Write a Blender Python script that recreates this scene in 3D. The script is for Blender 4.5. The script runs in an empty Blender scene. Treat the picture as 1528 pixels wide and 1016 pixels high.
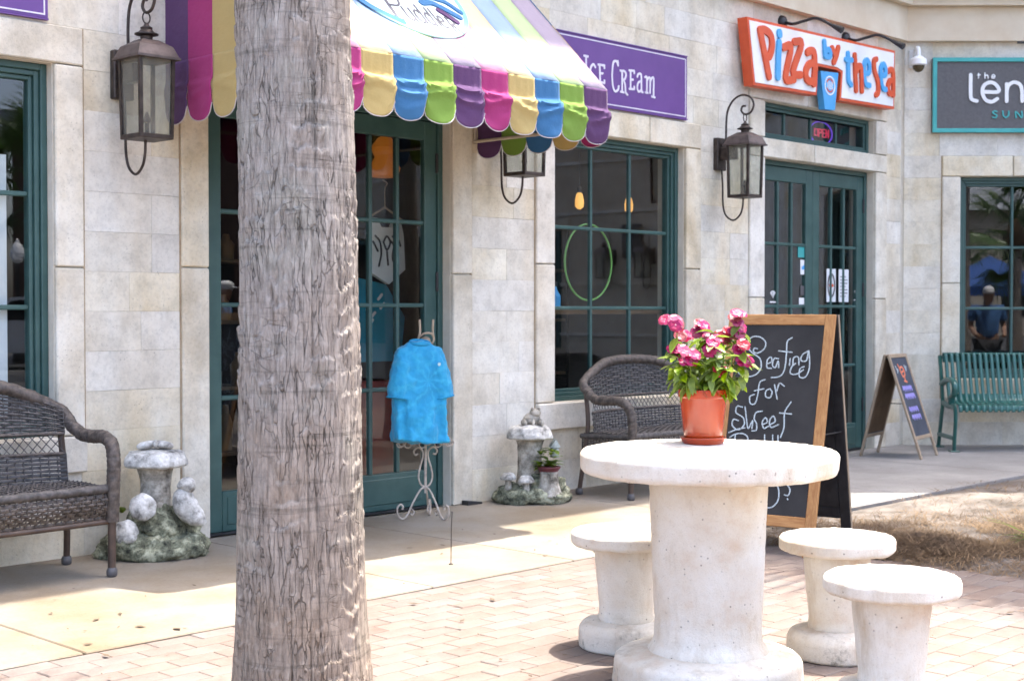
import bpy, bmesh, math, random
import numpy as np
from mathutils import Vector, Matrix
R = math.radians
random.seed(7)
rng = np.random.default_rng(7)
sc = bpy.context.scene
col = sc.collection

# ------------------------------------------------------------------ camera, sky, sun, exposure
cam_d = bpy.data.cameras.new('camera')
cam = bpy.data.objects.new('camera', cam_d)
col.objects.link(cam)
cam.location = (0, 0, 1.3)
cam.rotation_euler = (R(90 - 1.242), 0, 0)
cam_d.sensor_width = 36
cam_d.lens = 50.0
cam_d.clip_start = .05
cam_d.clip_end = 2000
cam_d.dof.use_dof = True
cam_d.dof.focus_distance = 5.6
cam_d.dof.aperture_fstop = 6.3
sc.camera = cam
SUN = Vector((.2, .22, 1)).normalized()          # towards the sun
world = bpy.data.worlds.new('World')
sc.world = world
world.use_nodes = True
wn = world.node_tree.nodes
bg = wn['Background']
sky = wn.new('ShaderNodeTexSky')
sky.sky_type = 'NISHITA'
sky.sun_disc = False
sky.sun_elevation = math.asin(SUN.z)
sky.sun_rotation = math.atan2(SUN.x, SUN.y)
sky.dust_density = 4.5
sky.air_density = .75
sky.ozone_density = .5
world.node_tree.links.new(sky.outputs[0], bg.inputs[0])
bg.inputs[1].default_value = .15
sun_d = bpy.data.lights.new('sun', 'SUN')
sun_d.energy = 2.0
sun_d.angle = R(.5)
sun_d.color = (1, .95, .865)
sun = bpy.data.objects.new('sun', sun_d)
col.objects.link(sun)
sun.rotation_euler = (-SUN).to_track_quat('-Z', 'Y').to_euler()
sc.view_settings.view_transform = 'Standard'
sc.view_settings.look = 'None'
sc.view_settings.gamma = 1
sc.view_settings.use_curve_mapping = False
sc.view_settings.exposure = 2.75
sc.cycles.use_denoising = True
sc.cycles.max_bounces = 6
sc.cycles.diffuse_bounces = 3
sc.cycles.glossy_bounces = 3
sc.cycles.adaptive_threshold = .025
sc.cycles.transparent_max_bounces = 16
sc.cycles.caustics_reflective = False
sc.cycles.caustics_refractive = False
sc.cycles.sample_clamp_indirect = 6

# ------------------------------------------------------------------ the shop front's own axes: s along the wall, p out of it
P0 = Vector((-2.585, 7.16, 0))
WA = math.atan2(6.49, 6.305)
UX = Vector((math.cos(WA), math.sin(WA), 0))
NX = Vector((math.sin(WA), -math.cos(WA), 0))
YF = 13.65
SC = (YF - P0.y) / UX.y            # s of the corner where the second front starts
XC = (P0 + UX * SC).x
def W(s, p, z=0.): return P0 + UX * s + NX * p + Vector((0, 0, z))

# ------------------------------------------------------------------ helpers
def crom(pts, n=6, closed=False):
    pts = [Vector(p) for p in pts]
    if len(pts) < 3: return pts
    out = []
    m = len(pts)
    for i in range(m if closed else m - 1):
        if closed: a, b, c, d = pts[i - 1], pts[i], pts[(i + 1) % m], pts[(i + 2) % m]
        else:
            b, c = pts[i], pts[i + 1]
            a = pts[i - 1] if i else b * 2 - c
            d = pts[i + 2] if i + 2 < m else c * 2 - b
        for k in range(n):
            t = k / n
            out.append(.5 * ((2 * b) + (c - a) * t + (2 * a - 5 * b + 4 * c - d) * t * t + (3 * b - a - 3 * c + d) * t ** 3))
    if not closed: out.append(pts[-1])
    return out

class MB:
    def __init__(s): s.v = []; s.f = []
    def add(s, v, f):
        o = len(s.v)
        s.v += [tuple(p) for p in v]
        s.f += [tuple(i + o for i in q) for q in f]
        return s
    def box(s, x0, x1, y0, y1, z0, z1, c=0.):
        if x1 < x0: x0, x1 = x1, x0
        if y1 < y0: y0, y1 = y1, y0
        if z1 < z0: z0, z1 = z1, z0
        if c <= 0:
            return s.add([(x, y, z) for x in (x0, x1) for y in (y0, y1) for z in (z0, z1)],
                         [(0, 1, 3, 2), (4, 6, 7, 5), (0, 4, 5, 1), (2, 3, 7, 6), (0, 2, 6, 4), (1, 5, 7, 3)])
        c = min(c, (x1 - x0) * .45, (y1 - y0) * .45, (z1 - z0) * .45)
        lo, hi = (x0, y0, z0), (x1, y1, z1)
        idx = {}; v = []; f = []
        S = [(i, j, k) for i in (0, 1) for j in (0, 1) for k in (0, 1)]
        for g in S:
            for a in range(3):
                q = []
                for b in range(3):
                    e = hi[b] if g[b] else lo[b]
                    if b != a: e += -c if g[b] else c
                    q.append(e)
                idx[g, a] = len(v); v.append(q)
        for a in range(3):
            b, d = (a + 1) % 3, (a + 2) % 3
            for e in (0, 1):
                ring = []
                for (m, n) in ((0, 0), (1, 0), (1, 1), (0, 1)):
                    g = [0, 0, 0]; g[a] = e; g[b] = m; g[d] = n
                    ring.append(idx[tuple(g), a])
                f.append(ring if e else ring[::-1])
            for m in (0, 1):
                for n in (0, 1):
                    g0 = [0, 0, 0]; g1 = [0, 0, 0]
                    g0[b] = g1[b] = m; g0[d] = g1[d] = n; g1[a] = 1
                    f.append([idx[tuple(g0), b], idx[tuple(g1), b], idx[tuple(g1), d], idx[tuple(g0), d]])
        for g in S: f.append([idx[g, 0], idx[g, 1], idx[g, 2]])
        return s.add(v, f)
    def tube(s, pts, r, n=8, closed=False, fl=None):
        pts = [Vector(p) for p in pts]
        m = len(pts)
        rr = list(r) if hasattr(r, '__len__') else [r] * m
        t = []
        for i in range(m):
            a = pts[(i - 1) % m] if (closed or i) else pts[0]
            b = pts[(i + 1) % m] if (closed or i < m - 1) else pts[-1]
            d = b - a
            t.append(d.normalized() if d.length > 1e-9 else Vector((0, 0, 1)))
        ref = Vector((0, 0, 1)) if abs(t[0].z) < .9 else Vector((1, 0, 0))
        nrm = (ref - t[0] * ref.dot(t[0])).normalized()
        v = []; f = []
        for i in range(m):
            nrm = nrm - t[i] * nrm.dot(t[i])
            nrm = nrm.normalized() if nrm.length > 1e-9 else t[i].orthogonal().normalized()
            bi = t[i].cross(nrm)
            for k in range(n):
                a = 2 * math.pi * k / n
                v.append(pts[i] + (nrm * math.cos(a) * (fl or 1) + bi * math.sin(a)) * rr[i])
        for i in range(m if closed else m - 1):
            j = (i + 1) % m
            for k in range(n):
                l = (k + 1) % n
                f.append((i * n + k, i * n + l, j * n + l, j * n + k))
        if not closed:
            f.append(tuple(range(n))[::-1]); f.append(tuple((m - 1) * n + k for k in range(n)))
        return s.add(v, f)
    def lathe(s, prof, n=32, c=(0, 0, 0), sx=1., sy=1., wob=None):
        v = []; f = []
        m = len(prof)
        for i, (r, z) in enumerate(prof):
            for k in range(n):
                a = 2 * math.pi * k / n
                q = wob(a, z, i) if wob else 0
                v.append((c[0] + (r + q) * math.cos(a) * sx, c[1] + (r + q) * math.sin(a) * sy, c[2] + z))
        for i in range(m - 1):
            for k in range(n):
                l = (k + 1) % n
                f.append((i * n + k, i * n + l, (i + 1) * n + l, (i + 1) * n + k))
        f.append(tuple(range(n))[::-1]); f.append(tuple((m - 1) * n + k for k in range(n)))
        return s.add(v, f)
    def prism(s, poly, y0, y1):
        n = len(poly)
        v = [(x, y0, z) for x, z in poly] + [(x, y1, z) for x, z in poly]
        f = [tuple(range(n)), tuple(range(2 * n - 1, n - 1, -1))]
        f += [(i, i + n, (i + 1) % n + n, (i + 1) % n) for i in range(n)]
        return s.add(v, f)
    def stroke(s, pts, w, y0, y1, smooth=True):
        """a round-ended pen stroke in the x-z plane, front at y0"""
        q = [Vector((a, b)) for a, b in pts]
        if smooth and len(q) > 2: q = [Vector(p[:2]) for p in crom([(a.x, a.y, 0) for a in q], 5)]
        m = len(q); L = []; Rr = []
        h = w / 2
        for i in range(m):
            d = q[min(i + 1, m - 1)] - q[max(i - 1, 0)]
            d = d.normalized() if d.length > 1e-9 else Vector((1, 0))
            nn = Vector((-d.y, d.x))
            L.append(q[i] + nn * h); Rr.append(q[i] - nn * h)
        def capp(c, d):
            a0 = math.atan2(d.y, d.x)
            return [c + Vector((math.cos(a0 + a), math.sin(a0 + a))) * h for a in (R(-54), R(-18), R(18), R(54))]
        dE = (q[-1] - q[-2]).normalized(); dS = (q[0] - q[1]).normalized()
        ec = capp(q[-1], dE); scp = capp(q[0], dS)
        loop = Rr + ec + L[::-1] + scp
        n = len(loop)
        dp = [.0009 * i / m for i in range(m)]
        dl = dp + [.0009] * 4 + dp[::-1] + [0.] * 4          # the front rises a hair along the stroke so that crossings never coincide
        v = [(p.x, y0 - dl[i], p.y) for i, p in enumerate(loop)] + [(p.x, y1, p.y) for p in loop]
        f = [(i, (i + 1) % n, (i + 1) % n + n, i + n) for i in range(n)]
        li = lambda i: m + 4 + (m - 1 - i)
        for i in range(m - 1): f.append((i, li(i), li(i + 1), i + 1))
        f.append((m - 1, li(m - 1), m + 3, m + 2, m + 1, m))
        f.append((li(0), 0, n - 1, n - 2, n - 3, n - 4))
        return s.add(v, f)
    def ball(s, c, r, n=12, m=8, rot=None):
        rx, ry, rz = r if hasattr(r, '__len__') else (r, r, r)
        v = [Vector((0, 0, -rz))]
        for i in range(1, m):
            a = math.pi * i / m - math.pi / 2
            for k in range(n):
                b = 2 * math.pi * k / n
                v.append(Vector((rx * math.cos(a) * math.cos(b), ry * math.cos(a) * math.sin(b), rz * math.sin(a))))
        v.append(Vector((0, 0, rz)))
        if rot is not None: v = [rot @ p for p in v]
        v = [p + Vector(c) for p in v]
        f = [(0, 1 + (k + 1) % n, 1 + k) for k in range(n)]
        for i in range(m - 2):
            for k in range(n):
                l = (k + 1) % n
                f.append((1 + i * n + k, 1 + i * n + l, 1 + (i + 1) * n + l, 1 + (i + 1) * n + k))
        e = len(v) - 1; o = 1 + (m - 2) * n
        f += [(o + k, o + (k + 1) % n, e) for k in range(n)]
        return s.add(v, f)
    def xf(s, M):
        s.v = [tuple(M @ Vector(p)) for p in s.v]; return s
    def mesh(s, name, mat=None, smooth=None, fix=True):
        me = bpy.data.meshes.new(name)
        me.from_pydata(s.v, [], s.f)
        if fix and len(s.f) < 60000:
            bm = bmesh.new(); bm.from_mesh(me)
            bmesh.ops.recalc_face_normals(bm, faces=bm.faces)
            bm.to_mesh(me); bm.free()
        if mat: me.materials.append(mat)
        if smooth is not None:
            me.polygons.foreach_set('use_smooth', [True] * len(me.polygons))
            if smooth < 180: me.set_sharp_from_angle(angle=R(smooth))
        me.update()
        return me
    def build(s, name, mat, parent=None, smooth=None, fix=True):
        return obj(name, s.mesh(name, mat, smooth, fix), parent)

def obj(name, me, parent=None):
    o = bpy.data.objects.new(name, me)
    col.objects.link(o)
    o.parent = parent
    return o
def tag(o, label=None, cat=None, group=None, kind=None):
    if label: o['label'] = label
    if cat: o['category'] = cat
    if group: o['group'] = group
    if kind: o['kind'] = kind
    return o
def thing(name, label, cat, loc=(0, 0, 0), rz=0., group=None):
    o = bpy.data.objects.new(name, None)
    o.empty_display_size = .1
    col.objects.link(o)
    o.location = loc; o.rotation_euler = (0, 0, rz)
    return tag(o, label, cat, group)
def copy_tree(o, parent=None):
    c = o.copy(); col.objects.link(c); c.parent = parent
    for ch in o.children: copy_tree(ch, c)
    return c

# numpy value noise
def _h(i, j, k):
    with np.errstate(over='ignore'):
        n = i.astype(np.uint32) * np.uint32(374761393) + j.astype(np.uint32) * np.uint32(668265263) + k.astype(np.uint32) * np.uint32(2246822519)
        n = (n ^ (n >> np.uint32(13))) * np.uint32(1274126177)
        n = n ^ (n >> np.uint32(16))
    return (n & np.uint32(0xffff)).astype(float) / 65535.
def vn(P):
    P = np.asarray(P, float)
    I = np.floor(P).astype(np.int64); f = P - I; f = f * f * (3 - 2 * f)
    I = I + 100000
    x, y, z = I[..., 0], I[..., 1], I[..., 2]
    r = 0
    for a in (0, 1):
        for b in (0, 1):
            for c in (0, 1):
                w = (f[..., 0] if a else 1 - f[..., 0]) * (f[..., 1] if b else 1 - f[..., 1]) * (f[..., 2] if c else 1 - f[..., 2])
                r = r + w * _h(x + a, y + b, z + c)
    return r * 2 - 1
def fbm(P, o=4):
    P = np.asarray(P, float); r = 0; a = 1.; t = 0
    for i in range(o):
        r = r + a * vn(P * 2 ** i + 17.3 * i); t += a; a *= .5
    return r / t
def roughen(me, amp, freq, o=3, seed=0., ridged=False):
    n = len(me.vertices)
    co = np.empty(n * 3); me.vertices.foreach_get('co', co); co = co.reshape(-1, 3)
    no = np.empty(n * 3); me.vertices.foreach_get('normal', no); no = no.reshape(-1, 3)
    h = fbm(co * freq + seed, o)
    if ridged: h = 1 - 2.6 * np.abs(h) ** .7        # sharp crevices between rounded lumps
    if ridged: h = -h
    co = co + no * (h * amp)[:, None]
    me.vertices.foreach_set('co', co.ravel()); me.update()

# ------------------------------------------------------------------ materials
def lin(r, g, b):
    f = lambda c: ((c / 255 + .055) / 1.055) ** 2.4 if c > 10 else c / 255 / 12.92
    return (f(r), f(g), f(b))
class NT:
    def __init__(s, name):
        s.m = bpy.data.materials.new(name); s.m.use_nodes = True
        s.n = s.m.node_tree.nodes; s.l = s.m.node_tree.links
        s.b = s.n['Principled BSDF']; s.out = s.n['Material Output']
    def new(s, t, **k):
        o = s.n.new(t)
        for a, b in k.items(): setattr(o, a, b)
        return o
    def link(s, a, b): s.l.new(a, b)
    def coord(s, stretch=(1, 1, 1), rnd=False):
        t = s.new('ShaderNodeTexCoord'); mp = s.new('ShaderNodeMapping')
        mp.inputs['Scale'].default_value = stretch
        s.link(t.outputs['Object'], mp.inputs[0])
        if rnd:
            oi = s.new('ShaderNodeObjectInfo'); mu = s.new('ShaderNodeMath', operation='MULTIPLY'); mu.inputs[1].default_value = 37.
            s.link(oi.outputs['Random'], mu.inputs[0]); s.link(mu.outputs[0], mp.inputs['Location'])
        return mp.outputs[0]
    def noise(s, vec, scale, detail=5, rough=.6, dist=0.):
        n = s.new('ShaderNodeTexNoise'); n.inputs['Scale'].default_value = scale
        n.inputs['Detail'].default_value = detail; n.inputs['Roughness'].default_value = rough; n.inputs['Distortion'].default_value = dist
        if vec is not None: s.link(vec, n.inputs['Vector'])
        return n.outputs['Fac']
    def ramp(s, fac, stops):
        r = s.new('ShaderNodeValToRGB'); e = r.color_ramp.elements
        while len(e) < len(stops): e.new(.5)
        for i, (p, c) in enumerate(stops):
            e[i].position = p; e[i].color = (*c, 1) if hasattr(c, '__len__') else (c, c, c, 1)
        s.link(fac, r.inputs[0]); return r.outputs[0]
    def mix(s, fac, a, b, mode='MIX'):
        m = s.new('ShaderNodeMix', data_type='RGBA', blend_type=mode)
        for sock, x in ((m.inputs[0], fac), (m.inputs[6], a), (m.inputs[7], b)):
            if isinstance(x, (int, float)): sock.default_value = x
            elif isinstance(x, (tuple, list)): sock.default_value = (*x[:3], 1)
            else: s.link(x, sock)
        return m.outputs[2]
    def rnd_val(s, c, amt, hue=0.):
        oi = s.new('ShaderNodeObjectInfo'); mr = s.new('ShaderNodeMapRange')
        mr.inputs[3].default_value = 1 - amt; mr.inputs[4].default_value = 1 + amt
        s.link(oi.outputs['Random'], mr.inputs[0])
        h = s.new('ShaderNodeHueSaturation'); s.link(mr.outputs[0], h.inputs['Value'])
        if hue:
            m2 = s.new('ShaderNodeMath', operation='MULTIPLY'); m2.inputs[1].default_value = 7.31
            fr = s.new('ShaderNodeMath', operation='FRACT'); m3 = s.new('ShaderNodeMapRange')
            m3.inputs[3].default_value = 1 - hue; m3.inputs[4].default_value = 1 + hue
            s.link(oi.outputs['Random'], m2.inputs[0]); s.link(m2.outputs[0], fr.inputs[0]); s.link(fr.outputs[0], m3.inputs[0])
            s.link(m3.outputs[0], h.inputs['Saturation'])
        s.link(c, h.inputs['Color']) if not isinstance(c, tuple) else None
        if isinstance(c, tuple): h.inputs['Color'].default_value = (*c, 1)
        return h.outputs[0]
    def bump(s, hgt, strength=.3, dist=.01, prev=None):
        b = s.new('ShaderNodeBump'); b.inputs['Strength'].default_value = strength; b.inputs['Distance'].default_value = dist
        s.link(hgt, b.inputs['Height'])
        if prev is not None: s.link(prev, b.inputs['Normal'])
        return b.outputs[0]
    def base(s, c):
        if isinstance(c, tuple): s.b.inputs['Base Color'].default_value = (*c[:3], 1)
        else: s.link(c, s.b.inputs['Base Color'])
    def set(s, **k):
        for a, v in k.items(): s.b.inputs[a.replace('_', ' ')].default_value = v
def pbr(name, c1, c2=None, scale=6, rough=.7, bump=0., bscale=40, bdist=.005, metal=0., rnd=0., stretch=(1, 1, 1), coat=0., spec=.5, lo=.35, hi=.65, detail=6):
    t = NT(name)
    t.set(Roughness=rough, Metallic=metal, Coat_Weight=coat, Specular_IOR_Level=spec)
    vec = t.coord(stretch, rnd > 0)
    c = c1
    if c2 is not None: c = t.ramp(t.noise(vec, scale, detail), [(lo, c1), (hi, c2)])
    if rnd: c = t.rnd_val(c, rnd)
    t.base(c)
    if bump: t.link(t.bump(t.noise(vec, bscale, 4), bump, bdist), t.b.inputs['Normal'])
    return t.m
def mat_stone(name, c1, c2, c3, rnd=.07):
    t = NT(name); t.set(Roughness=.88, Specular_IOR_Level=.25)
    vec = t.coord((1, 1, 1), True)
    a = t.ramp(t.noise(vec, 2.6, 8, .62), [(.32, c1), (.55, c2), (.75, c3)])
    fine = t.ramp(t.noise(vec, 55, 5, .7), [(.3, .72), (.5, 1.), (.8, 1.06)])
    c = t.mix(.55, a, fine, 'MULTIPLY')
    pit = t.new('ShaderNodeTexVoronoi'); pit.inputs['Scale'].default_value = 42; t.link(vec, pit.inputs['Vector'])
    pm = t.ramp(pit.outputs['Distance'], [(.05, .55), (.19, 1.)])
    gate = t.ramp(t.noise(vec, 9, 3), [(.5, 0.), (.64, 1.)])
    c = t.mix(gate, c, t.mix(1., c, pm, 'MULTIPLY'))
    # soft run-off stains and pale bloom, in the wall's own large scale
    big = t.coord((1.0, 1.0, .22))
    st = t.ramp(t.noise(big, 2.1, 6, .65), [(.42, 0.), (.72, .8)])
    c = t.mix(st, c, t.mix(1., c, (.88, .79, .66), 'MULTIPLY'))
    mo = t.ramp(t.noise(t.coord(), 5.5, 7, .7), [(.36, .80), (.52, 1.), (.68, 1.07)])
    c = t.mix(.8, c, mo, 'MULTIPLY')
    t.base(t.rnd_val(c, rnd, .4))
    n1 = t.bump(t.noise(vec, 24, 6, .7), .35, .012)
    t.link(t.bump(pm, .5, .006, n1), t.b.inputs['Normal'])
    return t.m
def mat_glass(name, tint=(.92, .94, .935), gain=1.6):
    t = NT(name)
    t.n.remove(t.b)
    tr = t.new('ShaderNodeBsdfTransparent'); tr.inputs[0].default_value = (*tint, 1)
    gl = t.new('ShaderNodeBsdfGlossy'); gl.inputs['Roughness'].default_value = .004; gl.inputs[0].default_value = (.93, .96, 1, 1)
    fr = t.new('ShaderNodeFresnel'); fr.inputs[0].default_value = 1.5
    mu = t.new('ShaderNodeMath', operation='MULTIPLY', use_clamp=True); mu.inputs[1].default_value = gain
    mx = t.new('ShaderNodeMixShader')
    ge = t.new('ShaderNodeNewGeometry'); iv = t.new('ShaderNodeMath', operation='SUBTRACT'); iv.inputs[0].default_value = 1.; m3 = t.new('ShaderNodeMath', operation='MULTIPLY')
    t.link(ge.outputs['Backfacing'], iv.inputs[1]); t.link(mu.outputs[0], m3.inputs[0]); t.link(iv.outputs[0], m3.inputs[1])     # reflect once, at the outer face of the pane
    t.link(fr.outputs[0], mu.inputs[0]); t.link(m3.outputs[0], mx.inputs[0])
    t.link(tr.outputs[0], mx.inputs[1]); t.link(gl.outputs[0], mx.inputs[2]); t.link(mx.outputs[0], t.out.inputs[0])
    return t.m
def mat_cloth(name, c, trans=.3, rough=.5, c2=None):
    t = NT(name); t.set(Roughness=rough, Specular_IOR_Level=.15, Sheen_Weight=.12, Sheen_Roughness=.5)
    vec = t.coord()
    cc = t.mix(t.ramp(t.noise(vec, 5, 5), [(.35, 0.), (.7, .45)]), c, c2 or tuple(min(1, x * 1.15 + .015) for x in c))
    t.base(cc)
    wv = t.new('ShaderNodeTexWave'); wv.inputs['Scale'].default_value = 220; wv.inputs['Distortion'].default_value = 1; t.link(vec, wv.inputs['Vector'])
    t.link(t.bump(t.noise(vec, 300, 2), .25, .002, t.bump(t.noise(vec, 18, 5), .45, .012)), t.b.inputs['Normal'])
    ts = t.new('ShaderNodeBsdfTranslucent'); t.link(cc, ts.inputs[0])
    mx = t.new('ShaderNodeMixShader'); mx.inputs[0].default_value = trans
    t.link(t.b.outputs[0], mx.inputs[1]); t.link(ts.outputs[0], mx.inputs[2]); t.link(mx.outputs[0], t.out.inputs[0])
    return t.m
def mat_wood(name, c1, c2, stretch=(14, 14, 1.2), rough=.55, rnd=.06):
    t = NT(name); t.set(Roughness=rough)
    vec = t.coord(stretch, True)
    f = t.noise(vec, 3., 8, .65, .6)
    t.base(t.rnd_val(t.ramp(f, [(.3, c1), (.5, tuple((a + b) / 2 for a, b in zip(c1, c2))), (.72, c2)]), rnd))
    t.link(t.bump(f, .25, .002), t.b.inputs['Normal'])
    return t.m
def mat_emit(name, c, e):
    t = NT(name); t.base(c); t.b.inputs['Emission Color'].default_value = (*c, 1); t.b.inputs['Emission Strength'].default_value = e
    return t.m

M = {}
M['stone'] = mat_stone('limestone', (.60, .55, .455), (.72, .685, .60), (.79, .77, .70), .05)
M['trim'] = mat_stone('coquina', (.58, .52, .415), (.72, .68, .59), (.79, .76, .68), .045)
M['mortar'] = pbr('mortar', (.60, .55, .46), (.68, .63, .54), 12, .95, .4, 80)
M['sealant'] = pbr('sealant', (.30, .22, .135), (.42, .33, .22), 9, .9)
M['plaster'] = pbr('plaster', (.60, .50, .37), (.68, .60, .47), 3, .9, .25, 60)
M['green'] = pbr('green_paint', (.030, .078, .072), (.045, .102, .094), 7, .4, .08, 90)
M['glass'] = mat_glass('window_glass')
def mat_hazy(name):
    t = NT(name); t.base((.42, .40, .34)); t.set(Roughness=.35)
    tr = t.new('ShaderNodeBsdfTransparent'); tr.inputs[0].default_value = (.95, .96, .94, 1)
    mx = t.new('ShaderNodeMixShader')
    t.link(t.ramp(t.noise(t.coord((1, 1, .6)), 14, 5), [(.3, .10), (.7, .24)]), mx.inputs[0])
    t.link(tr.outputs[0], mx.inputs[1]); t.link(t.b.outputs[0], mx.inputs[2]); t.link(mx.outputs[0], t.out.inputs[0])
    return t.m
M['lampglass'] = mat_hazy('lantern_glass')
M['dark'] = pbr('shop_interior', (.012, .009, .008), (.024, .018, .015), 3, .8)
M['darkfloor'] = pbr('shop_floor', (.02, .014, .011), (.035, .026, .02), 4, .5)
M['bronze'] = pbr('aged_bronze', (.034, .027, .024), (.085, .066, .058), 18, .48, .15, 70, metal=.6)
M['bronzelight'] = pbr('lantern_roof_metal', (.085, .066, .062), (.16, .125, .115), 14, .5, .15, 60, metal=.5)
M['black'] = pbr('black_metal', (.014, .014, .016), (.03, .03, .033), 20, .45)
M['white'] = pbr('white_paint', (.74, .75, .76), (.80, .81, .82), 5, .45)
M['purple'] = pbr('purple_panel', (.105, .035, .205), (.125, .045, .235), 4, .42)
M['lilac'] = pbr('pale_lettering', (.62, .58, .68), (.72, .69, .76), 9, .5)
# ================================================================== LETTERING (traced strokes, in each sign's own plane)
PZ_RED= [[(6.457,3.584),(6.523,3.4),(6.589,3.22)],[(6.457,3.585),(6.53,3.592),(6.611,3.559),(6.631,3.479),(6.596,3.391),(6.55,3.372)],[(6.802,3.487),(6.911,3.502),(6.832,3.236),(6.956,3.237)],[(6.965,3.556),(7.073,3.552),(6.943,3.299),(7.058,3.287)],[(7.166,3.491),(7.213,3.513),(7.271,3.497),(7.28,3.363),(7.263,3.236)],[(7.276,3.416),(7.196,3.396),(7.144,3.337),(7.15,3.271),(7.198,3.25),(7.263,3.26)],[(7.558,3.58),(7.603,3.52)],[(7.658,3.597),(7.627,3.523),(7.585,3.459)],[(7.936,3.567),(7.947,3.404),(7.962,3.256)],[(7.961,3.425),(8.004,3.481),(8.043,3.455),(8.059,3.261)],[(8.312,3.579),(8.271,3.554),(8.278,3.473),(8.339,3.379),(8.346,3.288),(8.31,3.253)],[(8.533,3.494),(8.574,3.517),(8.615,3.483),(8.618,3.286)],[(8.616,3.416),(8.555,3.409),(8.521,3.348),(8.548,3.294),(8.609,3.301)]]
PZ_BLUE= [[(6.739,3.6),(6.741,3.584)],[(6.735,3.516),(6.724,3.38),(6.72,3.231)],[(7.431,3.619),(7.445,3.499)],[(7.444,3.538),(7.493,3.559),(7.526,3.534),(7.512,3.5),(7.457,3.493)],[(7.822,3.567),(7.827,3.429),(7.834,3.331),(7.872,3.296)],[(7.789,3.509),(7.88,3.515)],[(8.102,3.422),(8.179,3.441),(8.185,3.513),(8.139,3.548),(8.101,3.502),(8.098,3.391),(8.132,3.33),(8.191,3.326)],[(8.392,3.436),(8.469,3.455),(8.472,3.517),(8.431,3.548),(8.391,3.497),(8.393,3.395),(8.43,3.328),(8.48,3.321)]]
PZ_OUT= [(6.29,3.669),(8.671,3.702),(8.66,3.161),(7.705,3.144),(7.73,3.388),(7.656,3.404),(7.356,3.401),(7.335,3.148),(6.388,3.128)]
PZ_CUP= [(7.387,3.362),(7.678,3.38),(7.622,3.047),(7.458,3.04)]
PZ_EMB= [(7.538,3.253)]
ICE= [[(4.427,3.131),(4.467,3.13)],[(4.448,3.131),(4.448,2.976)],[(4.43,2.977),(4.47,2.977)],[(4.551,3.063),(4.527,3.082),(4.498,3.05),(4.498,2.994),(4.522,2.969),(4.551,2.988)],[(4.584,3.086),(4.651,3.088)],[(4.598,3.086),(4.603,2.963)],[(4.603,3.025),(4.632,3.028)],[(4.589,2.964),(4.652,2.959)],[(4.65,3.087),(4.65,3.069)],[(4.651,2.959),(4.651,2.978)],[(4.805,3.113),(4.788,3.136),(4.754,3.122),(4.739,3.035),(4.749,2.948),(4.774,2.913),(4.808,2.929),(4.815,2.955)],[(4.805,3.138),(4.807,3.107)],[(4.833,3.072),(4.882,3.073),(4.9,3.048),(4.882,3.014),(4.855,3.008)],[(4.854,3.071),(4.855,2.919)],[(4.838,2.917),(4.873,2.916)],[(4.868,3.009),(4.888,2.976),(4.895,2.92),(4.915,2.903)],[(4.937,3.087),(4.995,3.09)],[(4.953,3.087),(4.953,2.95)],[(4.953,3.021),(4.981,3.022)],[(4.94,2.95),(4.995,2.953)],[(4.995,3.09),(4.995,3.072)],[(4.995,2.953),(4.995,2.971)],[(5.034,3.051),(5.044,3.071),(5.069,3.077),(5.08,3.056),(5.083,2.953),(5.097,2.941)],[(5.08,3.024),(5.044,3.007),(5.032,2.967),(5.049,2.94),(5.08,2.956)],[(5.124,3.058),(5.147,3.057),(5.145,2.946)],[(5.131,2.944),(5.159,2.943)],[(5.147,3.032),(5.167,3.057),(5.186,3.049),(5.184,2.945)],[(5.186,3.03),(5.209,3.061),(5.228,3.054),(5.226,2.92)],[(5.207,2.921),(5.243,2.917)]]
LEN= [[(4.362,3.53),(4.363,3.331),(4.38,3.294),(4.422,3.281)],[(4.477,3.369),(4.624,3.369),(4.612,3.426),(4.555,3.458),(4.493,3.432),(4.474,3.364),(4.504,3.294),(4.564,3.274),(4.616,3.302)],[(4.705,3.442),(4.706,3.279)],[(4.706,3.38),(4.722,3.429),(4.77,3.458),(4.824,3.442),(4.849,3.388),(4.853,3.279)]]
THE= [[(4.437,3.543),(4.437,3.497)],[(4.426,3.528),(4.452,3.528)],[(4.497,3.546),(4.498,3.497)],[(4.497,3.517),(4.514,3.528),(4.527,3.515),(4.527,3.497)],[(4.564,3.512),(4.592,3.512),(4.587,3.526),(4.574,3.53),(4.563,3.515),(4.569,3.499),(4.589,3.499)]]
SUN_L= [[(4.614,3.18),(4.593,3.187),(4.575,3.174),(4.593,3.157),(4.614,3.144),(4.603,3.125),(4.574,3.128)],[(4.671,3.185),(4.675,3.146),(4.698,3.125),(4.724,3.146),(4.727,3.185)],[(4.796,3.123),(4.795,3.182),(4.851,3.123),(4.851,3.182)]]
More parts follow.
